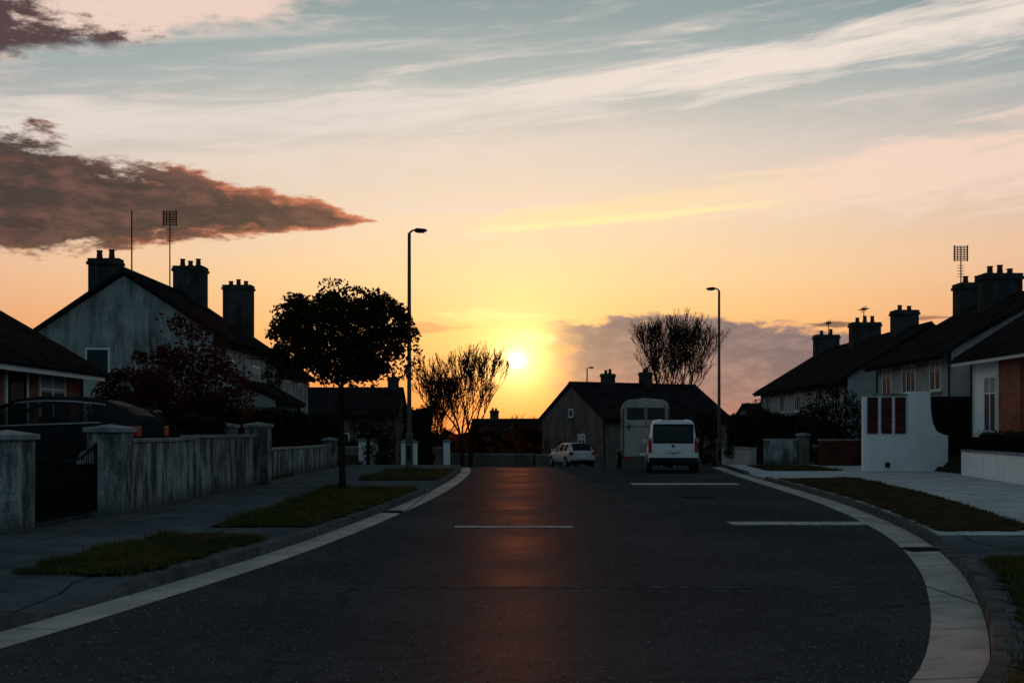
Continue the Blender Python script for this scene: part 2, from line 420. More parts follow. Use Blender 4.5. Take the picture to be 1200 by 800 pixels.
# ---------------------------------------------------------------- terrain
HK=[(-500,0),(46,0),(50,-.03),(60,-.31),(80,-.86),(100,-1.4),(120,-1.9),(150,-2.5),(200,-3.0),(3000,-6)]
def hb(y):
    for (a,za),(b,zb) in zip(HK,HK[1:]):
        if y<=b: return za+(zb-za)*(y-a)/(b-a)
    return -6
def lift(x,y):
    l=0
    if -40<x<=-7.3 and 14<y<60: l=.6
    if x>15.0 and 24<y<90 and x<60: l=.7
    elif x>14.4 and 24<y<90 and x<60: l=.7*(x-14.4)/.6 if y<42 or y>44 else .3
    return l
ys=[-400,-100,-40,-20]+list(range(-14,200,2))+[200,240,300,450,700,1100,1800,3000]
xs=[-1500,-800,-400,-200,-120,-80,-60,-40,-30,-24,-20,-16,-13,-11,-9,-7.6,-7.3,-7.0,-6,-4,-2,0,2,4,6,8,10,12,13,14.4,14.7,15,16,18,20,24,30,40,60,90,140,240,450,900,1500]
b=MB(); k=b.mat('land')
for y in ys:
    for x in xs: b.v.append((x,y,hb(y)-0.04+lift(x,y)))
nx=len(xs)
for j in range(len(ys)-1):
    for i in range(nx-1):
        b.f.append((j*nx+i,j*nx+i+1,(j+1)*nx+i+1,(j+1)*nx+i)); b.mi.append(k)
b.build('ground')
def cr(knots,y):
    n=len(knots)
    for i in range(n-1):
        if knots[i][0]<=y<=knots[i+1][0]:
            p=[knots[max(i-1,0)],knots[i],knots[i+1],knots[min(i+2,n-1)]]
            y1,x1=p[1]; y2,x2=p[2]
            m1=(p[2][1]-p[0][1])/max(p[2][0]-p[0][0],1e-6); m2=(p[3][1]-p[1][1])/max(p[3][0]-p[1][0],1e-6)
            h=y2-y1; t=(y-y1)/h
            return ((2*t**3-3*t**2+1)*x1+(t**3-2*t**2+t)*h*m1+(-2*t**3+3*t**2)*x2+(t**3-t**2)*h*m2)
    return knots[-1][1] if y>knots[-1][0] else knots[0][1]
KL=[(-14,-15),(-6,-9),(-2,-7),(2,-5.3),(5,-4.25),(8.1,-3.55),(10.8,-3.1),(14.5,-2.6),(20,-2.14),(28,-1.7),(38,-1.5),(46,-1.6),(54,-2.2),(62,-4.5)]
KR=[(-14,-10),(-6,-5.5),(-2,-2.9),(2,-.6),(5,1.2),(7.1,2.36),(8.2,2.85),(10.2,3.57),(13.1,4.45),(16.8,5.3),(21,5.95),(26,6.5),(38,7.35),(46,8.0),(54,9.0),(62,11)]
YY=[]
y=-14.0
while y<=62.01:
    YY.append(round(y,3)); y+=0.5
def offs(K,o):
    pts=[]
    for y in YY:
        e=.2; t=Vector((cr(K,min(y+e,62))-cr(K,max(y-e,-14)),(min(y+e,62)-max(y-e,-14)),0)).normalized()
        n=Vector((t.y,-t.x,0))
        pts.append(Vector((cr(K,y),y,0))+n*o)
    return pts
def strip(mb,A,B,dz,mat,dzb=None,i0=0,i1=None):
    k=mb.mat(mat); i1=len(A) if i1 is None else i1
    for i in range(i0,i1-1):
        q=[A[i],B[i],B[i+1],A[i+1]]; d=[dz,dz if dzb is None else dzb]
        zz=[d[0],d[1],d[1],d[0]]
        bb=len(mb.v)
        for p,z in zip(q,zz): mb.v.append((p.x,p.y,hb(p.y)+z))
        mb.f.append((bb,bb+1,bb+2,bb+3)); mb.mi.append(k)
b=MB(); L0=offs(KL,0); R0=offs(KR,0)
strip(b,L0,R0,0.0,'asphalt')
b.build('road')
b=MB()
for y in range(62,82,2):
    b.poly([(-60,y,hb(y)),(60,y,hb(y)),(60,y+2,hb(y+2)),(-60,y+2,hb(y+2))],'asphalt')
b.build('cross_road')
L1=offs(KL,-.36); L2=offs(KL,-.50); R1=offs(KR,.40); R2=offs(KR,.54)
b=MB(); strip(b,L1,L0,0.02,'gutter',0.004); strip(b,R0,R1,0.004,'gutter',0.02); b.build('gutter')
def kh(y,drops):
    for a,c in drops:
        if a<y<c: return 0.035
    return 0.125
dropsL=[(9.3,10.6),(28.6,33.0),(-3,3)]; dropsR=[(13.6,15.6),(36,41),(-8,-2)]
b=MB()
def kerb(A,B,drops,sgn):
    for i in range(len(A)-1):
        h0=kh(YY[i],drops); h1=kh(YY[i+1],drops)
        a0,a1,c0,c1=A[i],A[i+1],B[i],B[i+1]
        g0=hb(a0.y); g1=hb(a1.y)
        gap=(i%2==0)*0.012
        a1=a0.lerp(a1,1-gap); c1=c0.lerp(c1,1-gap)
        f=.025
        a0t=a0.lerp(c0,f/.14); a1t=a1.lerp(c1,f/.14)
        b.poly([(a0.x,a0.y,g0-.03),(a1.x,a1.y,g1-.03),(a1t.x,a1t.y,g1+h1),(a0t.x,a0t.y,g0+h0)][::sgn],'kerb')
        b.poly([(a0t.x,a0t.y,g0+h0),(a1t.x,a1t.y,g1+h1),(c1.x,c1.y,g1+h1),(c0.x,c0.y,g0+h0)][::sgn],'kerb')
kerb(L1,L2,dropsL,1); kerb(R1,R2,dropsR,-1)
b.build('kerb')
b=MB()
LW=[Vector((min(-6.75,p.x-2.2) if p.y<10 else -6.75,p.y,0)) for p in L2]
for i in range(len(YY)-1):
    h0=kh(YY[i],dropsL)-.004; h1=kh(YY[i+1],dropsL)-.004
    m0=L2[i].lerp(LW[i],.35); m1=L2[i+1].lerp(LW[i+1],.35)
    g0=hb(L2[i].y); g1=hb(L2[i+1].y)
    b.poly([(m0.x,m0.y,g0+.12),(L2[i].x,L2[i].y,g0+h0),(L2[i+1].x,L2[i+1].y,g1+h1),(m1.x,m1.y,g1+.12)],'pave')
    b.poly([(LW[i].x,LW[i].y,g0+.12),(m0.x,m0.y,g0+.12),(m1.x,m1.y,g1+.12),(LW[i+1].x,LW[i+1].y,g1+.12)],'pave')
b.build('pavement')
b=MB()
for i in range(len(YY)-1):
    h0=kh(YY[i],dropsR)-.004; h1=kh(YY[i+1],dropsR)-.004
    g0=hb(R2[i].y); g1=hb(R2[i+1].y)
    A0=R2[i]; A1=R2[i+1]; m0=A0+Vector((1.2,0,0)); m1=A1+Vector((1.2,0,0)); x2=14.9
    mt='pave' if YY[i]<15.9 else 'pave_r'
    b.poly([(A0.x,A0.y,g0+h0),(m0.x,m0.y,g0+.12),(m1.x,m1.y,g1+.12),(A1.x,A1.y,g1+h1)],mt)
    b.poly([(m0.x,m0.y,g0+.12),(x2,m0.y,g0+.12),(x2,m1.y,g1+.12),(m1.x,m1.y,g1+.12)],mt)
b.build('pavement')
def mrk(name,x0,x1,y0,y1,mt='mark'):
    b=MB(); n=24
    for i in range(n):
        xa=x0+(x1-x0)*i/n; xb=x0+(x1-x0)*(i+1)/n
        w0=mnoise.noise((xa*1.3,y0,0))*.03; w1=mnoise.noise((xb*1.3,y0,0))*.03
        b.poly([(xa,y0+w0,.004),(xb,y0+w1,.004),(xb,y1+w1,.004),(xa,y1+w0,.004)],mt)
    return b.build(name)
mrk('road_marking',3.55,6.0,19.1,19.8)
mrk('road_marking',3.4,6.4,33.4,34.5)
mrk('road_marking',-.9,.95,18.6,18.9)
mrk('road_joint',-2.2,3.6,11.45,11.50,'seam')
mrk('road_joint',-1.6,6.3,24.0,24.06,'seam')
b=MB(); cx,cy=4.2,27.0
b.poly([(cx-.34,cy-.34,.004),(cx+.34,cy-.34,.004),(cx+.34,cy+.34,.004),(cx-.34,cy+.34,.004)],'iron')
for i in range(6):
    for j in range(6): b.box(cx-.3+i*.102,cx-.3+i*.102+.07,cy-.3+j*.102,cy-.3+j*.102+.07,.005,.007,'iron')
b.build('manhole_cover')
def gully(x,y):
    b=MB(); b.box(x-.2,x+.2,y-.22,y+.22,.012,.024,'iron')
    for i in range(7): b.box(x-.18,x+.18,y-.2+i*.062,y-.2+i*.062+.028,.025,.030,'iron')
    b.build('drain_grate')
gully(cr(KR,15.0)+.24,15.0); gully(cr(KL,22)-.2,22)
def grass(name,poly,matg,matb,dens,hgt,zoff=.13):
    b=MB()
    xs_=[p[0] for p in poly]; ys_=[p[1] for p in poly]
    def inside(x,y):
        c=False; n=len(poly)
        for i in range(n):
            x1,y1=poly[i]; x2,y2=poly[(i+1)%n]
            if (y1>y)!=(y2>y) and x<(x2-x1)*(y-y1)/(y2-y1)+x1: c=not c
        return c
    st=.16
    i0=int(min(xs_)/st)-1; i1=int(max(xs_)/st)+2; j0=int(min(ys_)/st)-1; j1=int(max(ys_)/st)+2
    def P(i,j):
        x=i*st+mnoise.noise((i*.9,j*.9,1))*.14; y=j*st+mnoise.noise((i*.9,j*.9,5))*.14
        return (x,y,hb(y)+zoff+.012+.02*mnoise.noise((x*2,y*2,0)))
    for i in range(i0,i1):
        for j in range(j0,j1):
            if inside((i+.5)*st,(j+.5)*st): b.poly([P(i,j),P(i+1,j),P(i+1,j+1),P(i,j+1)],matg)
    A=(max(xs_)-min(xs_))*(max(ys_)-min(ys_)); k=b.mat(matb); k2=b.mat('blade_d')
    for _ in range(int(A*dens)):
        x=R.uniform(min(xs_)-.06,max(xs_)+.06); y=R.uniform(min(ys_)-.06,max(ys_)+.06)
        if not inside(x+R.gauss(0,.05),y+R.gauss(0,.05)): continue
        d=mnoise.noise((x*1.3,y*1.3,3))
        if R.random()>.75+d: continue
        h=hgt*R.uniform(.4,1.3)*(1+d*1.3); z=hb(y)+zoff-.01; t=R.uniform(0,6.28); w=.006+.006*R.random()
        dx,dy=math.cos(t)*w,math.sin(t)*w; lx,ly=R.gauss(0,.4)*h,R.gauss(0,.4)*h
        bb=len(b.v); b.v+=[(x-dx,y-dy,z),(x+dx,y+dy,z),(x+lx,y+ly,z+h)]; b.f.append((bb,bb+1,bb+2)); b.mi.append(k2 if R.random()<.2 else k)
    b.build(name)
grass('grass_verge',[(-4.85,11.6),(-3.65,11.3),(-3.35,13.5),(-3.15,15.4),(-4.6,15.8)],'grassg','blade',3400,.075)
grass('grass_verge',[(-4.25,17.2),(-2.95,17.2),(-2.68,20),(-2.45,24),(-2.25,28.4),(-4.5,28.8),(-4.3,22)],'grassg','blade',2000,.08)
grass('grass_verge',[(-4.3,33.4),(-2.1,33.4),(-2.05,38),(-2.15,43),(-4.3,43)],'grassg','blade',800,.08)
grass('grass_verge',[(-6.3,6.6),(-4.55,6.4),(-4.2,8.6),(-5.3,8.9)],'grassg','blade',3000,.07)
pr=[(cr(KR,y)+.62,y) for y in (16.4,18,20,23,26,30,34.5)]
grass('grass_verge',pr+[(10.1,35),(9.2,27),(8.3,21.5),(7.3,16.6)],'soil','blade_d',1300,.045)
pr=[(cr(KR,y)+.72,y) for y in (2,4,6,8,10,11.5,12.9)]
grass('grass_verge',pr+[(7.2,13.1),(6.4,8),(4.2,2)],'grassg','blade',1900,.06)
grass('grass_verge',[(8.9,41.5),(11.5,41.5),(11.8,48),(9.4,48)],'soil','blade_d',500,.08)
b=MB()
for _ in range(3200):
    y=6.3+R.random()**1.7*22; x=R.uniform(cr(KL,y)+.1,cr(KR,y)-.05)
    if R.random()<.35: x=cr(KR,y)-abs(R.gauss(0,.5)) if R.random()<.5 else cr(KL,y)+abs(R.gauss(0,.5))
    s=R.uniform(.003,.008); z=.003
    b.v+=[(x-s,y-s,z),(x+s,y-s*.7,z),(x+s*.6,y+s,z),(x-s*.5,y+s*.8,z),(x,y,z+s*1.1)]
    n=len(b.v)-5
    for q in ((0,1,4),(1,2,4),(2,3,4),(3,0,4)): b.f.append(tuple(n+i for i in q)); b.mi.append(b.mat('grit'))
b.build('gravel')
# ---------------------------------------------------------------- garden walls
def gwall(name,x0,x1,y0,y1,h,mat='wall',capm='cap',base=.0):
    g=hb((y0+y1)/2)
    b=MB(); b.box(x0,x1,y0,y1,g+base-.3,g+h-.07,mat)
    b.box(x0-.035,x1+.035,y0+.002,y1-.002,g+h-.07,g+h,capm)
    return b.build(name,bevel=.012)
def pier(name,x0,x1,y0,y1,h,mat='wall'):
    g=hb((y0+y1)/2)
    b=MB(); b.box(x0,x1,y0,y1,g-.3,g+h-.12,mat)
    b.box(x0-.05,x1+.05,y0-.05,y1+.05,g+h-.12,g+h-.04,'cap')
    cx,cy=(x0+x1)/2,(y0+y1)/2
    q=[(x0-.03,y0-.03),(x1+.03,y0-.03),(x1+.03,y1+.03),(x0-.03,y1+.03)]
    for i in range(4):
        a=q[i]; c=q[(i+1)%4]; b.poly([(a[0],a[1],g+h-.04),(c[0],c[1],g+h-.04),(cx,cy,g+h+.02)],'cap')
    return b.build(name,bevel=.01)
pier('gate_pier',-7.12,-6.58,15.95,16.5,1.5)
gwall('garden_wall',-9.5,-7.15,16.1,16.35,1.28)
pier('gate_pier',-6.98,-6.38,19.6,20.15,1.6)
gwall('garden_wall',-6.83,-6.60,20.18,24.75,1.37)
gwall('garden_wall',-6.86,-6.60,24.78,30.6,1.42)
pier('gate_pier',-7.55,-7.0,30.0,30.5,1.70)
pier('gate_pier',-6.88,-6.30,30.75,31.3,1.72)
gwall('garden_wall',-7.35,-7.1,34.5,38.5,1.0)
gwall('garden_wall',-7.3,-7.05,38.55,46.5,.98)
pier('gate_pier',-7.4,-6.9,46.6,47.1,1.25)
g0=empty('garden_gate',(-6.78,16.55,0.0))
b=MB(); L=3.0
b.tube((0,.05,.2),(0,.05,1.30),.025,.025,'dark',6); b.tube((0,L-.08,.2),(0,L-.08,1.3),.025,.025,'dark',6)
b.tube((0,L/2,.2),(0,L/2,1.02),.022,.022,'dark',6)
for zz in (.22,.75): b.tube((0,.05,zz),(0,L-.08,zz),.018,.018,'dark',6)
N=26; pv=None
for i in range(N+1):
    t=i/N; y=.05+(L-.13)*t; z=1.02+.26*(2*t-1)**2
    if pv: b.tube(pv,(0,y,z),.02,.02,'dark',6)
    pv=(0,y,z)
    b.tube((0,y,.22),(0,y,z+.06),.010,.010,'dark',5)
for c in range(10):
    y0=.2+c*.285
    for i in range(12):
        t0=i/12*6.283; t1=(i+1)/12*6.283
        b.tube((0.012,y0+.10*math.cos(t0),.48+.2*math.sin(t0)),(0.012,y0+.10*math.cos(t1),.48+.2*math.sin(t1)),.011,.011,'dark',4,False)
b.build('ironwork',g0)
b=MB(); b.box(-.03,-.015,.06,L-.1,.24,.98,'plastic'); b.build('backing_sheet',g0)
# ---------------------------------------------------------------- foliage
def blob_points(c,r,n,shell=.6):
    out=[]
    for _ in range(n):
        while True:
            p=Vector((R.uniform(-1,1),R.uniform(-1,1),R.uniform(-1,1)))
            if .01<p.length<1: break
        l=p.length; p=p/l*(l**shell)
        out.append(Vector((c[0]+p.x*r[0],c[1]+p.y*r[1],c[2]+p.z*r[2])))
    return out
def limb(b,p,d,l,r,depth,kids,spread,mat='bark',tips=None,up=.12,minr=.008,seg=2):
    p=Vector(p); d=Vector(d).normalized(); rr=r
    for i in range(seg):
        d2=(d+Vector((R.gauss(0,.13),R.gauss(0,.13),R.gauss(0,.06)+up*.3))).normalized()
        q=p+d2*l/seg; r2=max(rr*.82,minr)
        b.tube(p,q,rr,r2,mat,6 if r>.04 else 3,False); p=q; d=d2; rr=r2
        if depth>0 and i<seg-1 and R.random()<.7:
            side=Vector((R.gauss(0,1),R.gauss(0,1),R.gauss(0,.4))).normalized()
            limb(b,p,(d+side*spread*1.2),l*.6,max(rr*.5,minr),depth-1,kids,spread,mat,tips,up,minr,seg)
    if depth<=0:
        if tips is not None: tips.append(p.copy())
        return
    for _ in range(kids):
        side=Vector((R.gauss(0,1),R.gauss(0,1),R.gauss(0,.5))).normalized()
        limb(b,p,(d+side*spread+Vector((0,0,up))),l*R.uniform(.62,.85),max(rr*.66,minr),depth-1,kids,spread,mat,tips,up,minr,seg)
def leafy_tree(name,loc,trunk_h,cw,z0,z1,mat,nclump,nleaf,size,tr=.09,lean=0,extra=None):
    e=empty(name,loc); b=MB()
    b.tube((0,0,-.1),(0,0,.25),tr*1.5,tr*1.05,'bark',10,False)
    b.tube((0,0,.25),(lean*.5,0,trunk_h*.55),tr*1.05,tr*.85,'bark',10,False)
    b.tube((lean*.5,0,trunk_h*.55),(lean,0,trunk_h),tr*.85,tr*.8,'bark',10,False)
    for i in range(8):
        a=i*6.283/8+R.uniform(-.3,.3)
        limb(b,(lean,0,trunk_h-.05),(math.cos(a)*.9,math.sin(a)*.9,R.uniform(.4,1.4)),cw*.22,tr*.42,3,2,.5,minr=.009)
    b.build('trunk_and_limbs',e,smooth=True)
    b=MB()
    for i in range(nclump):
        a=R.uniform(0,6.283); rad=math.sqrt(R.random())*cw/2*.9
        rel=rad/(cw/2); top=z0+(z1-z0)*(0.50+.46*math.sqrt(max(0,1-rel**2.4)))+R.gauss(0,.06); bot=z0+(z1-z0)*(.03+.20*rel**3)
        z=bot+(top-bot)*R.uniform(.02,.96)
        cr_=R.uniform(.18,.40)*cw/3.4
        mm='leaf_r' if R.random()<.2 else mat
        for p in blob_points((lean+rad*math.cos(a),rad*math.sin(a),z),(cr_,cr_,cr_*.62),int(nleaf*R.uniform(.5,1.3)),.7):
            b.leaf(p,size,mm)
    if extra:
        for c,r,n in extra:
            for p in blob_points(c,r,n,.8): b.leaf(p,size,mat)
    b.build('foliage',e)
    return e
leafy_tree('street_tree',(-3.92,27.6,.12),2.45,3.5,2.38,4.8,'leaf_g',210,120,.115,tr=.075,lean=-.03,
   extra=[((-1.6,0,2.7),(.3,.3,.3),140),((1.6,0,3.0),(.3,.3,.45),160),((-1.1,0,4.3),(.35,.3,.3),160),((1.2,0,4.05),(.4,.3,.3),160),((-.2,0,4.7),(.4,.3,.25),140)])
def shrub(name,loc,w,dp,h,mat,ncl,nl,size,z0=.1,mat2=None):
    e=empty(name,loc); b=MB()
    for i in range(6):
        a=R.uniform(0,6.28)
        limb(b,(R.uniform(-.15,.15),R.uniform(-.15,.15),-.1),(math.cos(a)*.5,math.sin(a)*.5,1.4),h*.4,.04,2,2,.5)
    b.build('stems',e)
    b=MB()
    for i in range(ncl):
        a=R.uniform(0,6.283); rad=math.sqrt(R.random()); t=R.random()
        top=h*(1-.42*rad**2)
        z=z0+(top-z0)*t
        cr_=R.uniform(.18,.38)*h/3
        mm=mat2 if (mat2 and R.random()<.3) else mat
        for p in blob_points((rad*math.cos(a)*w/2*.9,rad*math.sin(a)*dp/2*.9,z),(cr_,cr_,cr_*.9),int(nl*R.uniform(.4,1.3)),.7):
            b.leaf(p,size,mm)
    b.build('foliage',e); return e
shrub('copper_tree',(-9.0,33.5,.5),3.4,2.6,4.15,'leaf_r',170,95,.13)
shrub('copper_tree',(-11.0,35.5,.5),3.4,2.6,3.3,'leaf_r',110,90,.13)
shrub('garden_shrub',(-7.5,26.0,.5),1.0,1.4,1.25,'hedge',40,60,.08)
shrub('flowering_shrub',(-7.35,21.9,.5),1.0,1.3,1.02,'leaf_y',30,50,.06,mat2='leaf_o')
def hedge(name,x0,x1,y0,y1,z0,z1,mat='hedge',size=.09,dens=160,lump=.12):
    b=MB()
    nx_=max(3,int((x1-x0)/.5)); ny_=max(3,int((y1-y0)/.5))
    def dsp(p):
        n=mnoise.noise_vector(Vector(p)*.9)*lump*1.6; return (p[0]+n.x,p[1]+n.y,p[2]+(n.z if p[2]>z0+.05 else 0))
    i_=.08
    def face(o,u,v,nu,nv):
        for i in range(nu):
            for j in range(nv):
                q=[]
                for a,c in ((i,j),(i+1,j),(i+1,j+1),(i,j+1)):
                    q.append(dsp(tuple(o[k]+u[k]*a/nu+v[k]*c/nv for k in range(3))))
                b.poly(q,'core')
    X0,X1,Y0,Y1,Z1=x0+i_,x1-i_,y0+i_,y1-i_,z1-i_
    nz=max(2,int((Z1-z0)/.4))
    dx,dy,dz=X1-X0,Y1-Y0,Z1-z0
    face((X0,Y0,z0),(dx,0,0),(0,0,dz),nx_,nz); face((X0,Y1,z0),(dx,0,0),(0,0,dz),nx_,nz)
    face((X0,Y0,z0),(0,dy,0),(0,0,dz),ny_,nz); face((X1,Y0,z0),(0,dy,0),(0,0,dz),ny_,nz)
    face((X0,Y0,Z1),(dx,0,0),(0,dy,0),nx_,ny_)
    def sc(n,f):
        for _ in range(n):
            p=dsp(f()); p=Vector(p)+Vector((R.gauss(0,.06),R.gauss(0,.06),R.gauss(0,.06)))
            b.leaf(p,size,mat)
    sc(int(dx*dz*dens),lambda:(R.uniform(X0,X1),Y0,R.uniform(z0,Z1)))
    sc(int(dy*dz*dens),lambda:(X0,R.uniform(Y0,Y1),R.uniform(z0,Z1)))
    sc(int(dy*dz*dens),lambda:(X1,R.uniform(Y0,Y1),R.uniform(z0,Z1)))
    sc(int(dx*dy*dens*1.2),lambda:(R.uniform(X0,X1),R.uniform(Y0,Y1),Z1+abs(R.gauss(0,.05))))
    return b.build(name)
hedge('hedge',-7.85,-7.1,27.0,29.9,.5,1.8,size=.09,dens=260,lump=.08)
hedge('hedge',-12.5,-7.6,36.5,38.5,.5,2.0,size=.11,dens=150)
hedge('hedge',-10.5,-7.7,40,46,.4,2.2,size=.12,dens=120)
shrub('conifer',(-6.3,56,-.2),1.5,1.5,2.9,'hedge',60,60,.13)
shrub('conifer',(-7.4,58,-.25),1.4,1.4,2.5,'hedge',50,60,.13)
hedge('hedge',-12,-8.2,57,59,-.3,2.1,size=.14,dens=90,lump=.2)
hedge('hedge',-5.6,-4.0,60,61.5,-.4,2.7,size=.14,dens=90,lump=.25)
for X,Y,hh,wd in ((-8.4,88,3.0,2.4),(-6.6,85.6,3.4,2.2),(-4.3,86.3,2.9,2.2),(-2.6,88,2.6,2.4),(-1.2,85.5,2.5,2.0),(.9,86.5,2.3,2.0),(2.9,86.5,2.7,2.2),(5.0,84.2,2.1,1.8),(-.2,93,3.0,3.0),(3.4,94,2.9,3.2),(-5,94,3.4,3.4)):
    shrub('garden_shrub',(X,Y,-1.2),wd,1.4,hh,'hedge_glow',24,42,.15,mat2='leaf_o')  # russet and orange leaf colours carry the red glow under the sun
hedge('hedge',-9,5.5,99,100.5,-1.5,1.2,mat='hedge_glow',size=.2,dens=50,lump=.8)
hedge('hedge',-16,-9.5,84,86,-1.0,2.5,size=.18,dens=60,lump=.5)
shrub('garden_tree',(11.9,58.5,.0),3.0,2.4,3.0,'hedge',100,70,.13)
shrub('garden_tree',(14.0,52.5,.2),3.2,2.4,3.5,'hedge',120,80,.13)
shrub('garden_tree',(10.6,66,-.3),2.2,2,3.3,'hedge',60,60,.15)
hedge('hedge',14.0,14.9,32.2,36.8,.6,1.42,size=.07,dens=350,lump=.06)
hedge('hedge',17,24,92,95,-1.2,2.6,size=.2,dens=40,lump=.4)
hedge('hedge',12.8,15.5,60,64,-.2,2.2,size=.13,dens=100,lump=.3)
def bare_tree(name,loc,h,r,depth,kids,spread,leaves=0,leafm='leaf_o',stems=1,minr=.016,lk=.21,seed=None,up=.22):
    if seed is not None: R.seed(seed)
    e=empty(name,loc); b=MB(); tips=[]
    for s in range(stems):
        x=(s-(stems-1)/2)*.5
        b.tube((x,0,-.3),(x*1.3,0,h*.22),r,r*.8,'bark',8,False)
        n=6 if stems==1 else 4
        for i in range(n):
            a=R.uniform(0,6.28) if stems>1 else i*6.283/n+R.uniform(-.3,.3)
            o=R.uniform(.2,1.1)
            limb(b,(x*1.3,0,h*R.uniform(.14,.22)),(math.cos(a)*o+x*.4,math.sin(a)*o,1.5),h*lk,r*.5,depth,kids,spread,tips=tips,up=up,minr=minr)
    b.build('trunk_and_branches',e)
    if leaves:
        b=MB(); tips=[t for t in tips if t.z<h*.6]
        for t in tips:
            if R.random()<.3:
                for p in blob_points(t,(.3,.3,.25),leaves,.8): b.leaf(p,.12,leafm)
        if b.v: b.build('last_leaves',e)
    return e
bare_tree('bare_tree',(-2.9,76,-.8),9.2,.15,4,3,.46,leaves=5,stems=2,minr=.015,seed=31,up=.28)
bare_tree('bare_tree',(-4.9,79,-.9),7.4,.12,4,3,.50,leaves=5,stems=2,minr=.015,seed=32,up=.24)
bare_tree('bare_tree',(13.2,97,-1.4),14.2,.24,5,3,.46,stems=1,minr=.014,lk=.205,seed=21,up=.30)
bare_tree('bare_tree',(1.2,99,-1.4),5.4,.1,4,2,.5,leaves=5,stems=2,minr=.014,seed=4)
b=MB()
for i in range(150):
    x=R.uniform(-90,110); y=R.uniform(150,190); g=hb(y)
    h=R.uniform(3.2,5.2)+1.0*mnoise.noise((x*.06,0,0))
    if -6<x<6: h*=.72
    for c in range(8):
        for p in blob_points((x+R.uniform(-2,2),y,g+R.uniform(.3,1)*h),(1.5,1.2,1.0),34,.7): b.leaf(p,.55,'hedge')
    b.tube((x,y,g-.2),(x,y,g+h*.6),.2,.1,'bark',5,False)
b.build('distant_trees')
# ---------------------------------------------------------------- houses
def window(b,face,u,v,w,h,off,mull=1,sill=True,cross=False,blind=False):
    o,ud,n=[Vector(t) for t in face]; zd=Vector((0,0,1))
    def bx(u0,u1,v0,v1,d0,d1,m):
        P=[o+ud*a+zd*c+n*d for d in (d0,d1) for a,c in ((u0,v0),(u1,v0),(u1,v1),(u0,v1))]
        k=len(b.v); b.v+=[tuple(p) for p in P]; mi=b.mat(m)
        for q in ((0,1,2,3),(7,6,5,4),(0,4,5,1),(1,5,6,2),(2,6,7,3),(3,7,4,0)):
            b.f.append(tuple(k+i for i in q)); b.mi.append(mi)
    u0,u1=u-w/2,u+w/2; f=.07
    bx(u0+f,u1-f,v+f,v+h-f,-.02,.018,'glass')
    if w>.9 and R.random()<.6:
        bx(u0+f,u1-f,v+h*R.uniform(.55,.75),v+h-f-.005,-.02,.021,'blind')
    bx(u0,u1,v,v+f,-.02,.045,'frame'); bx(u0,u1,v+h-f,v+h,-.02,.045,'frame')
    bx(u0,u0+f,v+f,v+h-f,-.02,.043,'frame'); bx(u1-f,u1,v+f,v+h-f,-.02,.043,'frame')
    for i in range(mull):
        uu=u0+(i+1)*w/(mull+1); bx(uu-.03,uu+.03,v+f,v+h-f,-.02,.041,'frame')
    if cross: bx(u0+f,u1-f,v+h*.68,v+h*.68+.05,-.02,.039,'frame')
    if sill: bx(u0-.08,u1+.08,v-.08,v-.003,-.02,.10,'cap')
def chimney(e,x,y,z0,z1,w,d,pots=2,name='chimney'):
    b=MB(); b.box(x-w/2,x+w/2,y-d/2,y+d/2,z0,z1-.25,'chim')
    b.box(x-w/2-.06,x+w/2+.06,y-d/2-.06,y+d/2+.06,z1-.25,z1-.13,'chim')
    b.box(x-w/2-.02,x+w/2+.02,y-d/2-.02,y+d/2+.02,z1-.13,z1,'chim')
    for i in range(pots):
        if w>=d: px,py=x+((i+.5)/pots-.5)*w*.8,y
        else: px,py=x,y+((i+.5)/pots-.5)*d*.8
        hh=R.uniform(.16,.34)
        b.tube((px,py,z1),(px,py,z1+hh),.13,.10,'pot',10); b.tube((px,py,z1+hh),(px,py,z1+hh+.05),.13,.13,'pot',10)
    b.build(name,e,bevel=.01)
def aerial(e,x,y,z0,z1,kind='yagi'):
    b=MB(); b.tube((x,y,z0),(x,y,z1),.03,.025,'dark',6)
    if kind=='yagi':
        b.tube((x-.55,y,z1-.1),(x+.55,y,z1-.1),.015,.015,'dark',5)
        for i in range(7):
            t=-.5+i/6; b.tube((x+t,y-.22,z1-.1),(x+t,y+.22,z1-.1),.01,.01,'dark',4)
            b.tube((x+t,y,z1-.26),(x+t,y,z1+.06),.01,.01,'dark',4)
    elif kind=='panel':
        for i in range(9):
            b.box(x-.02,x+.02,y-.28,y+.28,z1-.62+i*.075,z1-.62+i*.075+.03,'dark')
        for yy in (-.14,0,.14): b.box(x-.015,x+.015,y+yy-.012,y+yy+.012,z1-.62,z1,'dark')
        b.box(x-.03,x+.03,y-.30,y-.26,z1-.64,z1+.04,'dark'); b.box(x-.03,x+.03,y+.26,y+.30,z1-.64,z1+.04,'dark')
        for i in range(5): b.tube((x,y-.15,z1-1.3+i*.12),(x,y+.15,z1-1.3+i*.12),.012,.012,'dark',4)
    elif kind=='dish':
        n=14; c=Vector((x-.25,y-.12,z1)); ax=Vector((-.8,-.5,.35)).normalized(); u=ax.cross(Vector((0,0,1))).normalized(); w=ax.cross(u)
        rings=[]
        for r,dz in ((.02,0),(.2,.03),(.38,.12)):
            rings.append([c+ax*dz+u*math.cos(i/n*6.283)*r+w*math.sin(i/n*6.283)*r for i in range(n)])
        for a in range(2):
            for i in range(n):
                j=(i+1)%n; b.poly([rings[a][i],rings[a][j],rings[a+1][j],rings[a+1][i]],'chim')
        b.tube(c+w*.36+ax*.1,c+ax*.5,.012,.012,'dark',4)
    b.build('aerial',e)
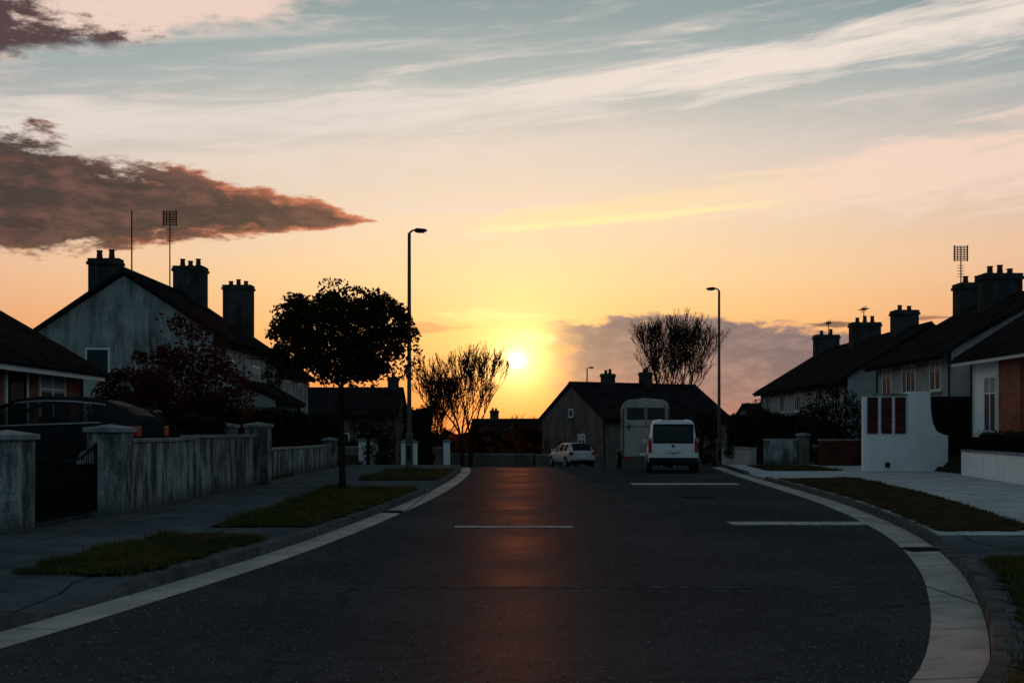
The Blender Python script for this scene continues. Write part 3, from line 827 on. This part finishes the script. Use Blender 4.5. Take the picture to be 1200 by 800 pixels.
def house(name,loc,rz,W,D,H,RH,wall='white',roof='roof',ov=.4,wins=(),doors=(),trim=None):
    e=empty(name,loc,rz)
    b=MB()
    pts=[(0,0,-.6),(0,D,-.6),(0,D,H),(0,D/2,RH-.12),(0,0,H)]
    b.prism(pts,(W,0,0),wall)
    b.build('walls',e)
    b=MB(); t=.16; sl=(RH-H)/(D/2)
    for s in (0,1):
        ye=-ov if s==0 else D+ov; ze=H-sl*ov
        q=[(-ov*.5,ye,ze),(-ov*.5,D/2,RH),(-ov*.5,D/2,RH+t),(-ov*.5,ye,ze+t)]
        b.prism(q,(W+ov,0,0),roof)
    n=max(4,int(W/.42))
    for i in range(n):
        xa=-ov*.5+(W+ov)*i/n; xb=xa+(W+ov)/n-.02
        b.prism([(xa,D/2-.13,RH+t-.06),(xa,D/2,RH+t+.07),(xa,D/2+.13,RH+t-.06)],(xb-xa,0,0),roof)
    b.build('roof',e)
    b=MB()
    tm=trim or ('frame' if wall=='white' else 'fascia')
    for ye in (-ov,D+ov):
        s=-1 if ye<0 else 1; z=H-sl*ov
        b.box(-ov*.5,W+ov*.5,min(ye,ye+s*.03)+s*.003,max(ye,ye+s*.03)+s*.003,z-.12,z+.1,tm)
        b.tube((-ov*.5,ye+s*.09,z+.04),(W+ov*.5,ye+s*.09,z+.04),.055,.055,'fascia',8)
    b.tube((W-.12,-.06,0),(W-.12,-.06,H-.1),.035,.035,'fascia',8)
    b.tube((.12,-.06,0),(.12,-.06,H-.1),.035,.035,'fascia',8)
    b.build('gutters_and_fascia',e)
    b=MB()
    F={'f':((0,0,0),(1,0,0),(0,-1,0)),'b':((W,D,0),(-1,0,0),(0,1,0)),'l':((0,D,0),(0,-1,0),(-1,0,0)),'r':((W,0,0),(0,1,0),(1,0,0))}
    for (f,u,v,w,h,ml,cs) in wins: window(b,F[f],u,v,w,h,0,ml,True,cs)
    if b.v: b.build('windows',e)
    b=MB()
    for (f,u,w) in doors:
        o,ud,n=[Vector(t) for t in F[f]]
        def bb(u0,u1,v0,v1,d1,m):
            P=[o+ud*a+Vector((0,0,c))+n*d for d in (-.02,d1) for a,c in ((u0,v0),(u1,v0),(u1,v1),(u0,v1))]
            k=len(b.v); b.v.extend([tuple(p) for p in P]); mi=b.mat(m)
            for q in ((0,1,2,3),(7,6,5,4),(0,4,5,1),(1,5,6,2),(2,6,7,3),(3,7,4,0)):
                b.f.append(tuple(k+i for i in q)); b.mi.append(mi)
        bb(u-w/2,u+w/2,0,2.1,.03,'wood'); bb(u-w/2-.08,u-w/2-.002,0,2.18,.05,'frame'); bb(u+w/2+.002,u+w/2+.08,0,2.18,.05,'frame')
        bb(u-w/2,u+w/2,2.102,2.18,.05,'frame'); bb(u-w/2+.15,u+w/2-.15,1.2,1.9,.04,'glass')
    if b.v: b.build('door',e)
    return e
h=house('brick_bungalow',(-10.1,20,.6),90,8.0,8.0,2.45,4.75,'brick','roofb',.45,
   wins=(('f',2.0,1.0,2.0,1.2,2,True),('f',6.2,.9,1.5,1.3,1,True),('r',3,.9,1.4,1.2,1,True)),doors=(('f',4.3,.95),),trim='frame')
chimney(h,4,4.0,4.4,5.9,.9,.6)
h=house('gable_house',(-11.5,46,.5),90,10.0,6.9,4.75,7.1,'grey','roof',.35,
   wins=(('l',2.45,3.15,.95,1.05,0,False),('f',2.5,2.8,1.6,1.1,2,False),('f',7.5,2.8,1.6,1.1,2,False),('f',2.5,.7,1.8,1.3,2,True)),doors=(('f',5.2,1.0),))
chimney(h,.9,4.45,6.3,7.75,.55,1.2,2)
chimney(h,9.0,3.3,5.8,8.55,1.0,1.35,3)
aerial(h,6.2,3.45,7.2,10.6,'panel'); aerial(h,.5,3.3,7.1,9.6,'rod'); aerial(h,6.0,2.9,6.9,7.65,'dish')
h=house('gable_house',(-11.6,59,.2),90,9.0,7.4,4.4,6.9,'grey','roof',.35,
   wins=(('f',2.5,2.8,1.6,1.1,2,False),('f',6.5,2.8,1.6,1.1,2,False)),doors=())
chimney(h,2.6,2.5,5.5,8.8,.8,1.45,3)
house('garage',(-9.9,50,.3),90,5.5,2.2,2.5,3.1,'offwhite','roof',.2,wins=(('f',2.5,1,1,1,1,False),))
h=house('bungalow',(-14.2,76,-.8),0,6.8,7,3.45,5.0,'cream','roof',.4,
   wins=(('f',1.5,1.0,1.5,1.2,1,True),('f',5.0,1.0,1.5,1.2,1,True)),doors=(('f',3.3,.95),))
chimney(h,6.3,3.5,4.6,5.9,.7,.6,1)
h=house('bungalow',(-25,72,-.6),4,8,7,3.3,5.1,'cream','roofb',.4,wins=(('f',1.5,1.0,1.5,1.2,1,True),))
h=house('gable_bungalow',(6.25,82.4,-1.1),30,11.2,8.0,3.55,5.95,'cream','roof',.35,
   wins=(('l',5.4,1.25,.95,1.15,1,True),('l',4.0,3.6,.6,.6,0,False),('f',3,1.0,1.8,1.3,2,True),('f',8,1.0,1.8,1.3,2,True)),doors=(('f',5.6,1.0),))
chimney(h,3.2,4.0,5.6,6.8,.9,.6,2); chimney(h,6.6,4.0,5.6,7.0,.6,.9,2)
h=house('bungalow',(21,100,-1.3),12,12,8,2.7,5.0,'cream','roofb',.35,wins=(('f',3,1.0,1.8,1.3,2,True),))
h=house('bungalow',(-4,112,-1.7),-5,12,7,2.4,4.2,'cream','roofb',.35,wins=(('f',3,1.0,1.8,1.3,2,True),))
chimney(h,2,3.5,4,5.2,.8,.6)
def right_house(name,xf,ynear,yfar,z0,H,RH,D,wall,roof,wins,doors,ov=.45):
    return house(name,(xf,yfar,z0),-90,yfar-ynear,D,H,RH,wall,roof,ov,wins,doors)
h=right_house('bungalow',15.55,31,40.4,.7,3.45,5.85,7.6,'white','roof',
   (('f',1.6,.75,1.0,1.85,1,True),('f',7.6,.9,2.0,1.4,2,True)),(('f',5.0,1.0),),.55)
b=MB(); b.box(2.6,4.2,-.16,-.002,0,3.05,'brick'); b.build('brick_panel',h)
b=MB(); b.box(-.2,9.6,-.52,-.0,3.07,3.13,'frame'); b.build('soffit',h)
chimney(h,8.5,3.8,5.4,7.0,.6,1.0,2)
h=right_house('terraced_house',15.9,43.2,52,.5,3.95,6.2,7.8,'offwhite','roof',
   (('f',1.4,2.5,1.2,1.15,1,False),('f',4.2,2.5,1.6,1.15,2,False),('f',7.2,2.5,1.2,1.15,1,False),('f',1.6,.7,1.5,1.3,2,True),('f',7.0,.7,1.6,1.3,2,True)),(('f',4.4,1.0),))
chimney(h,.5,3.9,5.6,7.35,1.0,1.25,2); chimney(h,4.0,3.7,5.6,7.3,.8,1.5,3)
aerial(h,.9,3.3,6.2,8.9,'panel'); aerial(h,7.1,3.9,6.2,9.4,'yagi')
b=MB(); b.box(5.9,8.3,-.9,-.003,2.05,2.25,'fascia'); b.box(6.1,8.1,-.75,-.004,0,2.05,'white'); b.build('bay',h)
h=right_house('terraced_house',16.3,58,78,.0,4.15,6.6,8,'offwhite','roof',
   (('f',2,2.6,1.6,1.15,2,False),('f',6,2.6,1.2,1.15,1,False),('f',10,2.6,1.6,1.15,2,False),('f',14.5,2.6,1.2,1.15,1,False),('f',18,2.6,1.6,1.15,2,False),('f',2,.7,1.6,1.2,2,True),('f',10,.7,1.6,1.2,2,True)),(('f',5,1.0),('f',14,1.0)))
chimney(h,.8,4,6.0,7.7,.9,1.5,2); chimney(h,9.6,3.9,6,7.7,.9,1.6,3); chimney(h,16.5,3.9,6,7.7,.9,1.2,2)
aerial(h,.6,4.2,6.4,8.6,'yagi'); aerial(h,8.4,4.2,6.4,8.7,'yagi')
# ---------------------------------------------------------------- right walls
e=empty('white_garden_wall',(0,0,0)); b=MB()
b.box(12.15,13.68,41.3,41.55,-.1,2.72,'white')
prof=[(13.68,-.1),(15.05,-.1),(15.05,1.35),(14.88,1.38),(14.66,1.5),(14.52,1.8),(14.46,2.2),(14.44,2.86),(13.68,2.86)]
b.prism([(x,41.22,z) for x,z in prof],(0,.4,0),'white')
b.build('wall',e,bevel=.015)
b=MB()
b.box(12.10,13.66,41.27,41.58,2.723,2.80,'cap')
for x in (12.28,12.76,13.24):
    for j in range(8): b.box(x,x+.36,41.25,41.30-.003,1.42+j*.158,1.42+j*.158+.145,'panel')
b.box(12.9,13.05,41.24,41.297,.25,.42,'dark')
b.build('panels',e)
b=MB()
prof=[(14.5,37.9),(14.25,37.9),(13.2,31),(13.0,28),(13.25,28),(13.45,31)]
b.prism([(x,y,0) for x,y in prof],(0,0,.86),'white'); b.prism([(x+(.03 if i in(0,4,5) else -.03),y,.862) for i,(x,y) in enumerate(prof)],(0,0,.06),'cap')
b.build('low_garden_wall',bevel=.008)
e=empty('side_gate',(14.7,43.0,.3)); b=MB()
for i in range(11): b.box(.0+i*.17,.16+i*.17,0,.03,0.1,2.45,'wood')
b.box(0,1.87,.032,.08,.5,.62,'wood'); b.box(0,1.87,.032,.08,1.9,2.02,'wood'); b.build('boards',e)
gwall('garden_wall',12.5,14.3,48.5,48.75,1.2,'panel')
gwall('garden_wall',10.9,12.3,51.5,51.75,1.25,'wall'); gwall('garden_wall',13.3,13.55,52.5,60,1.1,'cream')
pier('gate_pier',12.35,12.8,51.4,51.85,1.5,'cream'); pier('gate_pier',14.35,14.8,48.4,48.9,1.5,'cream')
gwall('garden_wall',10.8,11.05,54,62,1.0,'offwhite')
for x,yy,hh in ((-7.2,56,1.35),(-6.65,56,1.35),(-5.3,57,1.3),(-4.9,57,1.3),(-3.8,66,1.5)):
    pier('gate_pier',x,x+.36,yy,yy+.36,hh,'white')
gwall('garden_wall',-9.5,-7.25,56.1,56.3,1.0,'cream'); gwall('garden_wall',-4.5,-3.85,66.1,66.3,1.1,'cream')
gwall('garden_wall',-12,1.5,83.4,83.65,.9,'cream'); gwall('garden_wall',1.6,6.2,82.6,82.85,.85,'cream')
# ---------------------------------------------------------------- street lamps
def street_lamp(loc,h,sgn,cabinet=True,rm=1.0):
    e=empty('street_lamp',loc); b=MB()
    b.tube((0,0,-.1),(0,0,1.25),.115*rm,.11*rm,'steel',12); b.tube((0,0,1.25),(0,0,1.38),.11*rm,.07*rm,'steel',12)
    b.tube((0,0,1.38),(0,0,h-.1),.068*rm,.048*rm,'steel',10)
    b.tube((0,0,h-.1),(sgn*.12,0,h),.04,.035,'steel',8); b.tube((sgn*.12,0,h),(sgn*.25,0,h+.01),.035,.035,'steel',8)
    b.build('post',e,smooth=False)
    b=MB()
    pr=[(.2,-.05),(.28,-.075),(.55,-.06),(.66,-.01),(.6,.04),(.3,.07),(.2,.04)]
    b.prism([(sgn*x,-.11,h+z) for x,z in pr],(0,.22,0),'dark'); b.box(min(sgn*.3,sgn*.55),max(sgn*.3,sgn*.55),-.08,.08,h-.09,h-.072,'lamp')
    b.build('lantern',e,bevel=.01)
    b=MB(); b.box(-.06,.06,-.125*rm,-.112*rm,.35,.85,'dark'); b.build('service_door',e)
street_lamp((-3.75,43.6,.1),8.72,1,rm=1.25)
street_lamp((10.4,60,-.3),8.95,-1,rm=1.2)
street_lamp((6.85,109,-1.6),8.9,1,rm=1.2)
# ---------------------------------------------------------------- vehicles
def wheel(b,x,y,r,w,out):
    n=20
    b.tube((x,y-w/2,r),(x,y+w/2,r),r,r,'rubber',n)
    yo=y+out*(w/2)
    b.tube((x,yo,r),(x,yo+out*.012,r),r*.68,r*.66,'rim',n); b.tube((x,yo+out*.012,r),(x,yo+out*.03,r),r*.14,r*.12,'dark',10)
    for i in range(5):
        a=i/5*6.283+.6
        b.tube((x+math.cos(a)*r*.38,yo+out*.009,r+math.sin(a)*r*.38),(x+math.cos(a)*r*.38,yo+out*.016,r+math.sin(a)*r*.38),r*.12,r*.12,'dark',8)
def loft_vehicle(name,loc,rz,st,W,paint,glass_side,glass_front,glass_rear,wx,wr,pill,rear_vert=False,van=False,chrome=False):
    e=empty(name,loc,rz); b=MB(); rings=[]
    for (x,zb,zl,zr,w,rw) in st:
        h=[(0,zb),(w*.86,zb),(w*.97,zb+.10),(w,zb+(zl-zb)*.45),(w*.99,zb+(zl-zb)*.75),(w*.94,zl),(rw,zr-(zr-zl)*.16),(rw*.9,zr-(zr-zl)*.03),(rw*.55,zr+.012),(0,zr+.02)]
        ring=[(x,y,z) for y,z in h]+[(x,-y,z) for y,z in h[-2:0:-1]]
        rings.append(ring)
    n=len(rings[0]); base=len(b.v)
    for r in rings: b.v+=r
    nh=9
    for i in range(len(st)-1):
        xm=(st[i][0]+st[i+1][0])/2
        for j in range(n):
            k=(j+1)%n; jj=j if j<nh else n-1-j
            m=paint
            if jj==5 and glass_side[0]<xm<glass_side[1]: m='aglass'
            if jj in(6,7,8) and (glass_front[0]<xm<glass_front[1]): m='aglass'
            if jj in(6,7,8) and (glass_rear[0]<xm<glass_rear[1]): m='aglass'
            if jj in (0,1): m='plastic'
            b.f.append((base+i*n+j,base+(i+1)*n+j,base+(i+1)*n+k,base+i*n+k)); b.mi.append(b.mat(m))
    b.f.append(tuple(base+j for j in range(n))); b.mi.append(b.mat(paint))
    b.f.append(tuple(base+(len(st)-1)*n+n-1-j for j in range(n))); b.mi.append(b.mat(paint))
    o=b.build('body',e,smooth=True,bevel=0)
    q=o.modifiers.new('es','EDGE_SPLIT'); q.split_angle=math.radians(38)
    def at(x):
        for a,c in zip(st,st[1:]):
            if a[0]<=x<=c[0]:
                t=(x-a[0])/(c[0]-a[0]); return [a[i]+(c[i]-a[i])*t for i in range(6)]
        return st[-1]
    b=MB()
    for x in pill:
        _,zb,zl,zr,w,rw=at(x)
        for s in (1,-1):
            p0=Vector((x-.05,s*(w*.94+.006),zl)); p1=Vector((x,s*(rw+.006),zr-(zr-zl)*.16))
            b.prism([p0,p0+Vector((.10,0,0)),p1+Vector((.08,0,0)),p1],(0,s*.008,0),paint)
    for s in (1,-1):
        prev=None
        for i in range(6):
            x=glass_front[0]+(glass_front[1]-.05-glass_front[0])*i/5; a=at(x)
            q=Vector((x,s*(a[5]+.004),a[3]-(a[3]-a[2])*.16+.01))
            if prev is not None: b.tube(prev,q,.035,.035,paint,6)
            prev=q
    if chrome:
        for s in (1,-1):
            xs2=[glass_side[0]+(glass_side[1]-glass_side[0])*i/14 for i in range(15)]
            for xa,xb in zip(xs2,xs2[1:]):
                A=at(xa);B_=at(xb)
                b.tube((xa,s*(A[4]*.94+.008),A[2]),(xb,s*(B_[4]*.94+.008),B_[2]),.014,.014,'rim',5,False)
                b.tube((xa,s*(A[5]+.008),A[3]-(A[3]-A[2])*.16),(xb,s*(B_[5]+.008),B_[3]-(B_[3]-B_[2])*.16),.014,.014,'rim',5,False)
    for x in wx:
        w=at(x)[4]
        for s in (1,-1):
            pts=[]
            for i in range(15):
                a=math.pi*i/14; pts.append((x+math.cos(a)*(wr+.075),s*(w*.965),wr+math.sin(a)*(wr+.075)))
            pts=[(x+wr+.075,s*w*.965,.2)]+pts+[(x-wr-.075,s*w*.965,.2)]
            b.prism(pts,(0,s*(w*.045),0),'plastic')
    b.build('trim',e)
    b=MB(); z0=st[4][2]
    if van:
        b.box(-2.0,-.2,-.78,.78,.5,.98,'plastic'); b.box(-.22,-.16,-.8,.8,.5,1.55,'plastic')
        sx=(.0,)
    else: sx=(-.95,.02)
    for x in sx:
        for y in ((-.36,.36) if (x>-.5 or van) else (-.45,0,.45)):
            b.box(x-.22,x+.2,y-.22,y+.22,.4,.62,'plastic'); b.prism([(x-.28,y-.21,.6),(x-.16,y-.21,.6),(x-.26,y-.21,1.12),(x-.36,y-.21,1.12)],(0,.42,0),'plastic')
            b.box(x-.38,x-.29,y-.12,y+.12,1.14,1.32,'plastic')
    xd=glass_front[1]-.45; b.box(xd,xd+.4,-.7,.7,.6,z0-.04,'plastic')
    for i in range(12):
        a0=i/12*6.283;a1=(i+1)/12*6.283
        b.tube((xd-.12,.36+.17*math.cos(a0),z0-.02+.17*math.sin(a0)),(xd-.12,.36+.17*math.cos(a1),z0-.02+.17*math.sin(a1)),.014,.014,'dark',5,False)
    b.build('interior',e,bevel=.03)
    b=MB()
    for x in wx:
        w=at(x)[4]
        for s in (1,-1): wheel(b,x,s*(w-.07),wr,.2,s)
    b.build('wheels',e,smooth=False)
    b=MB()
    xm=glass_front[1]-.25; _,zb,zl,zr,w,rw=at(xm-.1)
    for s in (1,-1): b.box(xm-.18,xm-.05,min(s*(w*.96),s*(w+.16)),max(s*(w*.96),s*(w+.16)),zl+.02,zl+.15,paint)
    for s in (1,-1):
        for hx in ((-.55,.3) if not van else (.35,)):
            ww=at(hx)[4]; b.box(hx-.1,hx+.1,min(s*ww*.985,s*(ww+.02)),max(s*ww*.985,s*(ww+.02)),zl-.13,zl-.10,'plastic')
    b.build('mirrors_and_handles',e,bevel=.02)
    return e,at
hatch=[(-2.02,.40,.74,.80,.66,.60),(-1.99,.26,.90,1.02,.80,.62),(-1.9,.22,.97,1.18,.85,.60),(-1.70,.2,1.0,1.40,.87,.60),(-1.55,.2,1.0,1.455,.875,.62),(-.9,.2,.985,1.485,.88,.62),(-.1,.2,.965,1.49,.88,.62),(.35,.2,.95,1.43,.88,.60),
 (.7,.2,.94,1.24,.88,.64),(1.1,.2,.93,.99,.87,.70),(1.5,.2,.85,.90,.85,.66),(1.85,.24,.72,.77,.78,.55),(2.0,.30,.60,.64,.66,.45),(2.04,.38,.52,.55,.58,.4)]
coupe=[(-2.15,.40,.84,.90,.72,.62),(-2.12,.28,.97,1.04,.84,.64),(-2.02,.24,1.01,1.12,.87,.63),(-1.82,.2,1.02,1.27,.88,.61),(-1.45,.2,1.01,1.41,.89,.61),(-.85,.2,.99,1.475,.90,.61),(-.2,.2,.97,1.49,.90,.61),(.22,.2,.955,1.44,.90,.60),
 (.7,.2,.945,1.22,.90,.64),(1.15,.2,.93,.99,.89,.72),(1.6,.2,.87,.92,.87,.68),(1.95,.24,.76,.80,.80,.56),(2.12,.30,.62,.66,.68,.45),(2.16,.38,.52,.55,.60,.4)]
def hatchback(name,loc,rz,paint,sc=1.0,st=hatch,**kw):
    cp=st is coupe
    e,at=loft_vehicle(name,loc,rz,st,.88,paint,(-1.5,.9) if cp else (-1.6,.85),(.2,1.15) if cp else (.3,1.1),(-2.0,-1.3) if cp else (-1.95,-1.6),(-1.3,1.32),.31,(-.8,0.10,-1.45),**kw)
    e.scale=(sc,sc,sc)
    b=MB(); x0=st[0][0]; x1=st[-1][0]
    for s in (1,-1):
        b.box(x0-.01,x0+.16,min(s*.60,s*.845),max(s*.60,s*.845),.76,.95,'red')
        b.box(x1-.32,x1-.11,min(s*.5,s*.80),max(s*.5,s*.80),.60,.72,'lamp')
    b.box(x0-.04,x0,-.26,.26,.58,.69,'plate'); b.box(x0-.03,x0+.07,-.78,.78,.32,.46,'plastic')
    b.box(x1-.05,x1+.02,-.45,.45,.32,.50,'plastic'); b.box(x1+.005,x1+.03,-.26,.26,.40,.51,'plate')
    b.build('lights_and_plates',e,bevel=.02)
    return e
hatchback('parked_car',(-9.25,23.4,.60),177,'cblack',1.05,coupe,chrome=True)
hatchback('parked_car',(-9.15,29.0,.57),100,'cblack',1.0,chrome=True)
hatchback('parked_car',(3.9,79,hb(79)),108,'csilver',1.05)
hatchback('parked_car',(14.6,56.5,.3),95,'cblack',1.0)
vanst=[(-2.2,.42,1.02,1.78,.84,.68),(-2.17,.34,1.04,1.86,.88,.71),(-2.05,.28,1.05,1.90,.90,.73),(-1.2,.26,1.05,1.92,.91,.74),(0,.26,1.04,1.92,.91,.74),(.6,.26,1.03,1.86,.91,.73),(1.0,.26,1.03,1.52,.90,.74),
 (1.45,.26,1.02,1.10,.89,.74),(1.9,.28,.88,.93,.86,.7),(2.15,.34,.70,.74,.76,.55),(2.2,.42,.6,.63,.68,.5)]
e,at=loft_vehicle('white_van',(5.95,44.6,0),84,vanst,.91,'cwhite',(-.1,1.0),(.6,1.45),(9,10),(-1.42,1.42),.32,(0.0,),van=True)
b=MB()
b.box(-2.235,-2.19,-.66,.66,1.12,1.70,'glass'); b.box(-2.215,-2.19,-.71,.71,1.07,1.75,'plastic')
b.box(-2.215,-2.205,-.008,.008,.62,1.06,'plastic')
b.box(-2.25,-2.19,-.26,.26,.74,.86,'plate'); b.box(-2.26,-2.1,-.86,.86,.36,.56,'plastic')
for s in (1,-1): b.box(-2.225,-2.14,min(s*.76,s*.875),max(s*.76,s*.875),.74,1.16,'red')
for s in (1,-1): b.box(-2.22,-2.15,min(s*.755,s*.87),max(s*.755,s*.87),1.165,1.26,'amber')
b.box(-2.26,-2.2,-.05,.05,.96,1.01,'dark'); b.box(-2.1,-2.0,-.4,.4,1.9,1.93,'plastic')
b.box(-2.0,-.2,.918,.922,.78,.80,'plastic'); b.box(-2.0,-.2,-.922,-.918,.78,.80,'plastic')
b.tube((-2.25,-.3,1.14),(-2.25,.15,1.2),.01,.01,'dark',5)
b.build('rear_doors',e,bevel=.012)
e=empty('horse_trailer',(5.7,51.5,hb(51.5)),86)
b=MB(); w=.98
sec=[(-w,.5),(-w,2.55),(-w*.93,2.76),(-w*.75,2.88),(0,2.95),(w*.75,2.88),(w*.93,2.76),(w,2.55),(w,.5)]
b.prism([(-1.7,y,z) for y,z in sec],(2.9,0,0),'box')
nose=[(1.2,.5),(1.9,.6),(1.95,1.4),(1.7,2.3),(1.2,2.8)]
b.prism([(x,-w*.8,z) for x,z in nose],(0,w*1.6,0),'box'); b.build('body',e,bevel=.03)
b=MB()
b.box(-1.745,-1.70,-w*.93,w*.93,.52,1.75,'box'); b.box(-1.735,-1.70,-w*.93,w*.93,1.78,2.66,'box')
b.box(-1.75,-1.705,-w*.80,-.06,2.05,2.55,'glass'); b.box(-1.75,-1.705,.06,w*.80,2.05,2.55,'glass')
b.box(-1.76,-1.746,-w*.93,w*.93,1.752,1.778,'dark'); b.box(-1.755,-1.747,-.012,.012,1.80,2.64,'dark')
for yy in (-.7,.7): b.box(-1.78,-1.747,yy-.03,yy+.03,1.62,1.9,'steel')
for s in (1,-1):
    b.box(-1.78,-1.70,min(s*w,s*(w-.07)),max(s*w,s*(w-.07)),.5,2.5,'steel'); b.box(-1.79,-1.72,min(s*.75,s*.93),max(s*.75,s*.93),.38,.48,'red')
    b.box(-.9,.7,min(s*w,s*(w+.2)),max(s*w,s*(w+.2)),.72,.78,'steel')
    b.box(-1.3,.8,min(s*(w+.003),s*(w+.02)),max(s*(w+.003),s*(w+.02)),1.75,1.82,'steel'); b.box(-.4,.4,min(s*(w+.003),s*(w+.02)),max(s*(w+.003),s*(w+.02)),1.95,2.3,'glass')
b.box(-1.76,-1.74,-.26,.26,.56,.66,'plate')
b.tube((1.8,0,.45),(2.9,0,.45),.05,.05,'steel',8); b.tube((2.7,0,.45),(2.7,0,.05),.03,.03,'steel',8)
b.build('ramp_and_trim',e,bevel=.008)
b=MB()
for x in (-.45,.35):
    for s in (1,-1): wheel(b,x,s*(w+.1),.32,.18,s)
b.build('wheels',e)
b=MB(); b.box(-12,-7.35,19,26,.5,.575,'pave'); b.box(-7.35,-6.95,16.6,19.5,.05,.13,'pave'); b.build('driveway')
# ---------------------------------------------------------------- light + camera
sd=bpy.data.lights.new('sun','SUN'); sd.energy=2.4; sd.angle=math.radians(.5); sd.color=(1.0,.28,.09)
so=bpy.data.objects.new('sun',sd); bpy.context.scene.collection.objects.link(so)
a,el=math.radians(SUN_AZ),math.radians(SUN_EL)
dirv=Vector((math.sin(a)*math.cos(el),math.cos(a)*math.cos(el),math.sin(el)))
so.rotation_euler=dirv.to_track_quat('Z','Y').to_euler(); so.location=(0,60,30)
cd=bpy.data.cameras.new('camera'); co=bpy.data.objects.new('camera',cd); bpy.context.scene.collection.objects.link(co)
co.location=(0,0,1.5); co.rotation_euler=(math.radians(90),0,0); cd.lens=42; cd.sensor_width=36; cd.shift_y=.0875
cd.clip_start=.05; cd.clip_end=6000
sc=bpy.context.scene; sc.camera=co
sc.view_settings.view_transform='Standard'; sc.view_settings.look='None'; sc.view_settings.exposure=0
